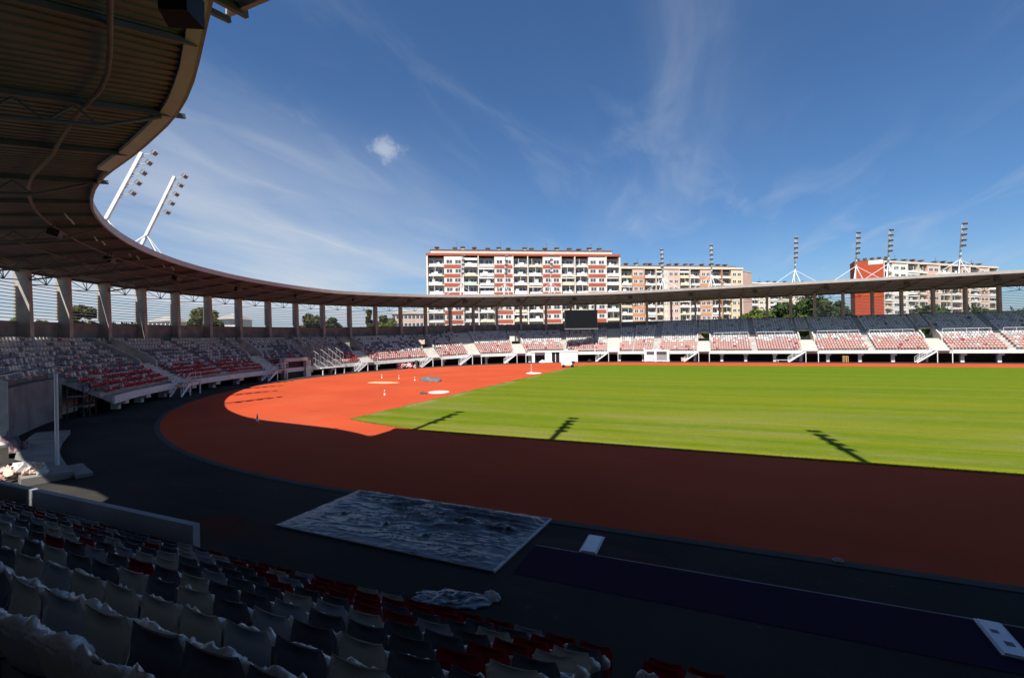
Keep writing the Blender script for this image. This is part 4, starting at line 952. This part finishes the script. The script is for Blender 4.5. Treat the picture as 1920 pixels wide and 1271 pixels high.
cone(-59.6, -38.1, 'red and white traffic cone standing at the edge of the shade on the bend'); cone(-60.7, -22.5, 'red and white cone in the sun between the shadow edge and the throwing circle')
cone(-75.4, -4.6, 'cone behind the pale sand spill, left one'); cone(-71.8, -5.2, 'cone behind the pale sand spill, right one'); cone(-67.6, -7.2, 'cone beside the left end of the tarpaulin heap')
t = thing('marker_post', 'thin white post on the track beside the farther throwing circle', 'post', (-57.9, 13.6, .012)); MB().box(-.25, .25, -.25, .25, 0, .04).build('foot', M_white, t); MB().tube((0, 0, .04), (0, 0, 1.4), .03, n=8).build('pole', M_white, t)
# pole by the near bend
t = thing('white_pole', 'tall thin white pole standing on the dark asphalt near the left edge', 'pole', (-57.7, -49.95, .004))
MB().box(-.32, .32, -.32, .32, 0, .03).build('base_plate', M_galv, t); MB().tube((0, 0, .03), (0, 0, 4.55), .075, .07, n=12).build('shaft', M_steelw, t)
k = MB()
for a in range(4): k.bar((.07 * math.cos(a * PI / 2), .07 * math.sin(a * PI / 2), .25), (.26 * math.cos(a * PI / 2), .26 * math.sin(a * PI / 2), .03), .03)
k.build('stiffener', M_galv, t); MB().lathe([(.075, 4.55), (.085, 4.56), (.085, 4.6), (.001, 4.62)], 12).build('cap', M_galv, t)

# ------------------------------------------------------------------ along the far touchline
def at_s(name, label, cat, s, R, group=None): return thing(name, label, cat, P(s, R, .004), rotz(s), group)
t = at_s('service_building', 'white service building with open doorways built into the bend stand', 'building', 139.1, 51.0)
W2 = 5.6
w = MB(); D = 1.6
for x0, x1 in ((-W2, -4.9), (-2.4, -.75), (1.15, W2)): w.box(x0, x1, -.35, D, 0, 2.45)
w.box(-W2 - .1, W2 + .1, -.45, D, 2.452, 2.75); w.build('wall', M_white, t)
MB().box(-W2 + .02, W2 - .02, .9, 1.0, .02, 2.45).build('interior_shade', M_black, t)  # black sheet painted in for the shade inside the doorways
for x0, x1 in ((-.72, .12), (.28, 1.12)): MB().box(x0, x1, -.1, -.06, .05, 2.44).build('door', mat('door_glass', (.02, .02, .025), .2, .2, 2), t)
MB().box(.122, .278, -.16, 0, .0, 2.45).build('door_mullion', M_steelw, t)
for i, (x, lab) in enumerate(((-3.2, 'white bundle on the ground before the dark doorway of the service building'), (-1.6, 'low white bundle at the foot of the service building wall'))):
    p = Vector(P(139.1 + x, 49.9, 0)); crumpled('bundle', lab, 'bundle', p.x, p.y, 1.7, .9, .75 - .25 * i, 20 + i, M_white)
t = at_s('portal_frame', 'white portal frame with two grey doors under the far stand', 'doorway', 163.4, 51.0)
for x in (-2.7, -.45, 2.35): MB().box(x, x + .5, -.3, .5, 0, 2.35).build('jamb', M_white, t)
MB().box(-2.8, 2.95, -.32, .5, 2.352, 2.75).build('lintel', M_white, t)
MB().box(-2.19, -.46, .2, .26, 0, 2.34).build('door', mat('pale_door', (.55, .57, .58), .5, .1, 2), t); MB().box(.06, 2.34, .2, .26, 0, 2.34).build('door', M_galv, t)
for i, (s, lab) in enumerate(((200.3, 'tall timber crate under the far stand, left of the pair'), (212.6, 'timber crate under the far stand, right of the pair'))):
    t = at_s('timber_crate', lab, 'crate', s, 51.6, 'timber crates by the far stand'); w = .42 if i == 0 else .55; h = 1.25 if i == 0 else .95
    for x in np.linspace(-w, w, 4): MB().box(x - .07, x + .07, -.42, -.38, 0, h).build('slat', M_wood, t)
    MB().box(-w - .08, w + .08, -.375, .4, h - .1, h).build('lid', M_wood, t)
    for x in (-w, w): MB().box(x - .06, x + .06, -.37, .37, 0, h - .102).build('side', M_wood, t)
t = at_s('bench', 'long low white bench on the ground under the far stand', 'bench', 190.3, 51.3)
MB().box(-2.3, 2.3, -.2, .2, .38, .45).build('seat', M_white, t)
for x in (-2.0, 0, 2.0): MB().box(x - .05, x + .05, -.18, .18, 0, .379).build('leg', M_steelw, t)
t = at_s('hurdle_stack', 'low white stack of hurdles lying before the portal frame', 'hurdles', 164.3, 49.6)
for k in range(4):
    h = MB(); h.box(-1.2 + k * .25, 1.0 + k * .25, -.5 + k * .2, -.44 + k * .2, .18 + .02 * k, .28 + .02 * k); h.box(-1.1 + k * .25, -1.05 + k * .25, -.5 + k * .2, .2 + k * .2, 0, .05); h.box(.85 + k * .25, .9 + k * .25, -.5 + k * .2, .2 + k * .2, 0, .05); h.box(-1.1 + k * .25, -1.05 + k * .25, -.5 + k * .2, -.45 + k * .2, .051, .179 + .02 * k); h.box(.85 + k * .25, .9 + k * .25, -.5 + k * .2, -.45 + k * .2, .051, .179 + .02 * k); h.build('hurdle', M_white, t)
t = at_s('pink_crate', 'pinkish crate under the stand right of the portal frame', 'crate', 169.6, 51.6)
MB().box(-.75, .75, -.4, .4, .1, .85).build('body', M_pink, t); MB().box(-.8, .8, -.45, .45, .852, .92).build('lid', M_pink, t)
for x in (-.6, .6): MB().box(x - .06, x + .06, -.38, .38, 0, .098).build('foot', M_wood, t)
# white cart at the corner of the lawn
t = thing('field_cart', 'white cart with dark wheels parked at the far left corner of the lawn', 'cart', (-55.2, 27.0, .012), R_(15))
b = MB(); v = [(-1.2, -.55, .45), (1.0, -.55, .45), (1.0, .55, .45), (-1.2, .55, .45), (-1.3, -.62, 1.15), (.7, -.62, 1.25), (.7, .62, 1.25), (-1.3, .62, 1.15)]
b.add(v, [(0, 3, 2, 1), (4, 5, 6, 7), (0, 1, 5, 4), (1, 2, 6, 5), (2, 3, 7, 6), (3, 0, 4, 7)]); b.build('tank', M_white, t)
MB().box(.72, 1.35, -.4, .4, .7, 1.2).build('engine', M_black, t)
for x, y in ((-.8, -.6), (-.8, .6), (.9, -.6), (.9, .6)): MB().tube((x, y - .08, .3), (x, y + .08, .3), .30, n=16).build('wheel', M_black, t)
h = MB(); h.tube((1.2, -.35, 1.0), (1.75, -.35, 1.3), .025, n=6); h.tube((1.2, .35, 1.0), (1.75, .35, 1.3), .025, n=6); h.tube((1.75, -.35, 1.3), (1.75, .35, 1.3), .025, n=6); h.build('handle', M_dark, t)
# heap of wrapped seats and packing by the bend
def seat_heap(x, y, n, sx, sy, label, cols, sc=1.0, seed=3):
    g = np.random.default_rng(seed); t = thing('packing_heap', label, 'heap', (x, y, .004))
    for k in range(n):
        u, w = g.normal(0, .45, 2); hz = max(0, .75 * (1 - u * u - w * w)) * g.uniform(.2, 1.0) * sc
        b = MB(); M = Matrix.Translation((u * sx, w * sy, .14 + hz)) @ Matrix.Rotation(g.uniform(0, 6), 4, 'Z') @ Matrix.Rotation(g.uniform(-.9, .9), 4, 'X') @ Matrix.Rotation(g.uniform(-.7, .7), 4, 'Y')
        l, d, h = g.uniform(.18, .32), g.uniform(.14, .26), g.uniform(.06, .16)
        nn = 9; vs = [M @ Vector((l * math.cos(a) * (1 + .25 * g.normal()), d * math.sin(a) * (1 + .25 * g.normal()), zz + .03 * g.normal())) for zz in (-h, h) for a in np.linspace(0, 2 * PI, nn + 1)[:-1]]
        b.add(vs, [(i, (i + 1) % nn, nn + (i + 1) % nn, nn + i) for i in range(nn)] + [tuple(range(nn))[::-1], tuple(range(nn, 2 * nn))]); b.build('packet', cols[int(g.integers(0, len(cols)))], t)
    return t
M_pinkfilm = mat('pink_film', (.62, .38, .34), .3, .2, 5, spec=.6); M_redp = M_red
p = P(101.5, 50.0, 0); seat_heap(p[0], p[1], 46, 1.5, 4.2, 'heap of red and white seats and packing on the ground before the bend stand', [M_red, M_white, M_pinkfilm, M_red, M_film], 1.2, 4)
t = thing('dark_upright', 'dark upright shape standing in the heap of red and white packing', 'upright', P(104.3, 50.6, .004)); MB().lathe([(.001, 0), (.34, 0), (.34, 1.5), (.001, 1.5)], 18).build('body', mat('upright_dark', (.07, .05, .045), .6, .2, 2), t)  # drum form is invented for an unidentified dark upright
for z in (.02, .75, 1.45): MB().lathe([(.342, z), (.37, z), (.37, z + .05), (.342, z + .05)], 18).build('rim', M_dark, t)
seat_heap(-57.3, -51.2, 34, 1.9, .55, 'sunlit heap of crumpled pink plastic wrapping beyond the parapet at the left', [M_pinkfilm, M_film, mat('beige_film', (.62, .50, .40), .35, .2, 5, spec=.5)], .75, 9)

# ------------------------------------------------------------------ between main stand and bend: pier, ledge and white undercroft wall
t = thing('concrete_pier', 'cream concrete pier at the left edge, partly sunlit, beside the curved ledge', 'pier', (-60.9, -51.9, 0))
MB().box(-1.9, 1.75, -2.2, .85, 0, 1.3).build('shaft', mat('cream_render', (.55, .49, .36), .85, .1, 1.2), t); MB().box(-2.0, 1.85, -2.3, .95, 1.302, 1.42).build('coping', M_conc, t)
t = thing('stair_wall', 'white rendered wall end behind the concrete pier, half in sun', 'wall', (-77.5, -46.4, 0), R_(28)); MB().box(-2.2, 2.4, -1.5, 1.5, 0, 3.4).build('wall', M_bwhite, t); MB().box(-2.3, 2.5, -1.6, 1.6, 3.402, 3.6).build('coping', M_conc, t)
lg_ = thing('curved_ledge', 'low curved concrete ledge on the ground left of the white pole', 'ledge', (0, 0, 0))
m = MB(); sweep(m, srange(13.5, 27.5, 1.0), lambda s: [(52.0, .002), (52.0, .30), (53.6, .34), (53.6, .002)]); m.build('slab', M_conc_dark, lg_)
m = MB(); sweep(m, srange(13.2, 15.8, .8), lambda s: [(51.4, .002), (51.4, .16), (51.996, .16), (51.996, .002)]); m.build('step', M_conc_dark, lg_)
crumpled('rolled_cover', 'bundle of dull pink and grey sheeting draped over the curved ledge', 'sheeting', -64.6, -49.0, 3.2, 1.3, .9, 31, mat('dull_pink_sheet', (.20, .13, .14), .7, .3, 2), .3)
t = at_s('undercroft_room', 'white walled room with dark doorway under the near end of the bend stand', 'room', 41.0, 55.5)
for x0, x1 in ((-5.5, .6), (2.2, 4.2)): MB().box(x0, x1, 0, .2, 0, 2.9).build('wall', M_white, t)
MB().box(.62, 2.18, .25, .3, 0, 2.6).build('doorway', M_black, t)  # flat black panel stands in for the shade beyond the door
t = at_s('scaffold_stair', 'dark steel scaffold stair standing in front of the white undercroft wall', 'scaffold', 37.4, 53.6)
for x in (-1.3, 0, 1.3):
    for y in (-.5, .5): MB().tube((x, y, 0), (x, y, 2.6), .05, n=8).build('standard', M_dark, t)
for z in (.9, 1.7): MB().box(-1.35, 1.35, -.55, .55, z, z + .05).build('deck', M_galv, t)
MB().bar((-1.2, -.5, 1.7), (1.2, -.5, 2.6), .06).build('brace', M_dark, t); MB().bar((-1.2, -.5, .1), (1.2, -.5, 1.6), .06).build('brace', M_dark, t)
# dark vehicle portal and wide scaffold stair in the bend stand
t = at_s('vehicle_portal', 'dark vehicle portal in the bend stand with a grey concrete frame', 'portal', 76.0, 51.2)
MB().box(-2.2, 2.3, .3, .36, 0, 2.7).build('opening_shade', M_black, t)  # black plate colours in the portal's inner shade
MB().box(-2.6, 2.7, -.45, .5, 2.702, 3.25).build('lintel', M_conc, t)
for x0, x1 in ((-2.6, -2.202), (2.302, 3.4)): MB().box(x0, x1, -.4, .5, 0, 2.7).build('jamb', M_conc, t)
t = at_s('scaffold_stairway', 'wide grey steel stairway with tall railings covering part of the bend stand', 'stairway', 83.4, 51.0)
n = 16
for k in range(n):
    f = k / (n - 1); MB().box(-2.9, 2.6, -1.1 + 6.6 * f, -.72 + 6.6 * f, 1.35 + 3.6 * f, 1.40 + 3.6 * f).build('tread', M_galv, t)
for x in (-2.95, -1.1, .8, 2.65):
    r = MB(); r.bar((x, -1.2, 1.25), (x, 5.6, 4.95), .08, .25); r.build('stringer', M_galv, t); r = MB()
    for k in range(9):
        f = k / 8; y, z = -1.1 + 6.6 * f, 1.35 + 3.6 * f; r.tube((x, y, z), (x, y, z + 2.3), .035, n=6)
    r.tube((x, -1.1, 3.65), (x, 5.5, 7.25), .04, n=6); r.tube((x, -1.1, 2.4), (x, 5.5, 6.0), .03, n=6); r.build('railing', M_galv, t)
MB().box(-2.9, 2.6, -1.75, -1.12, 1.2, 1.33).build('landing', M_steelw, t)
for x in (-2.6, .2, 2.3): MB().box(x - .07, x + .07, -1.7, -1.56, 0, 1.198).build('post', M_steelw, t)
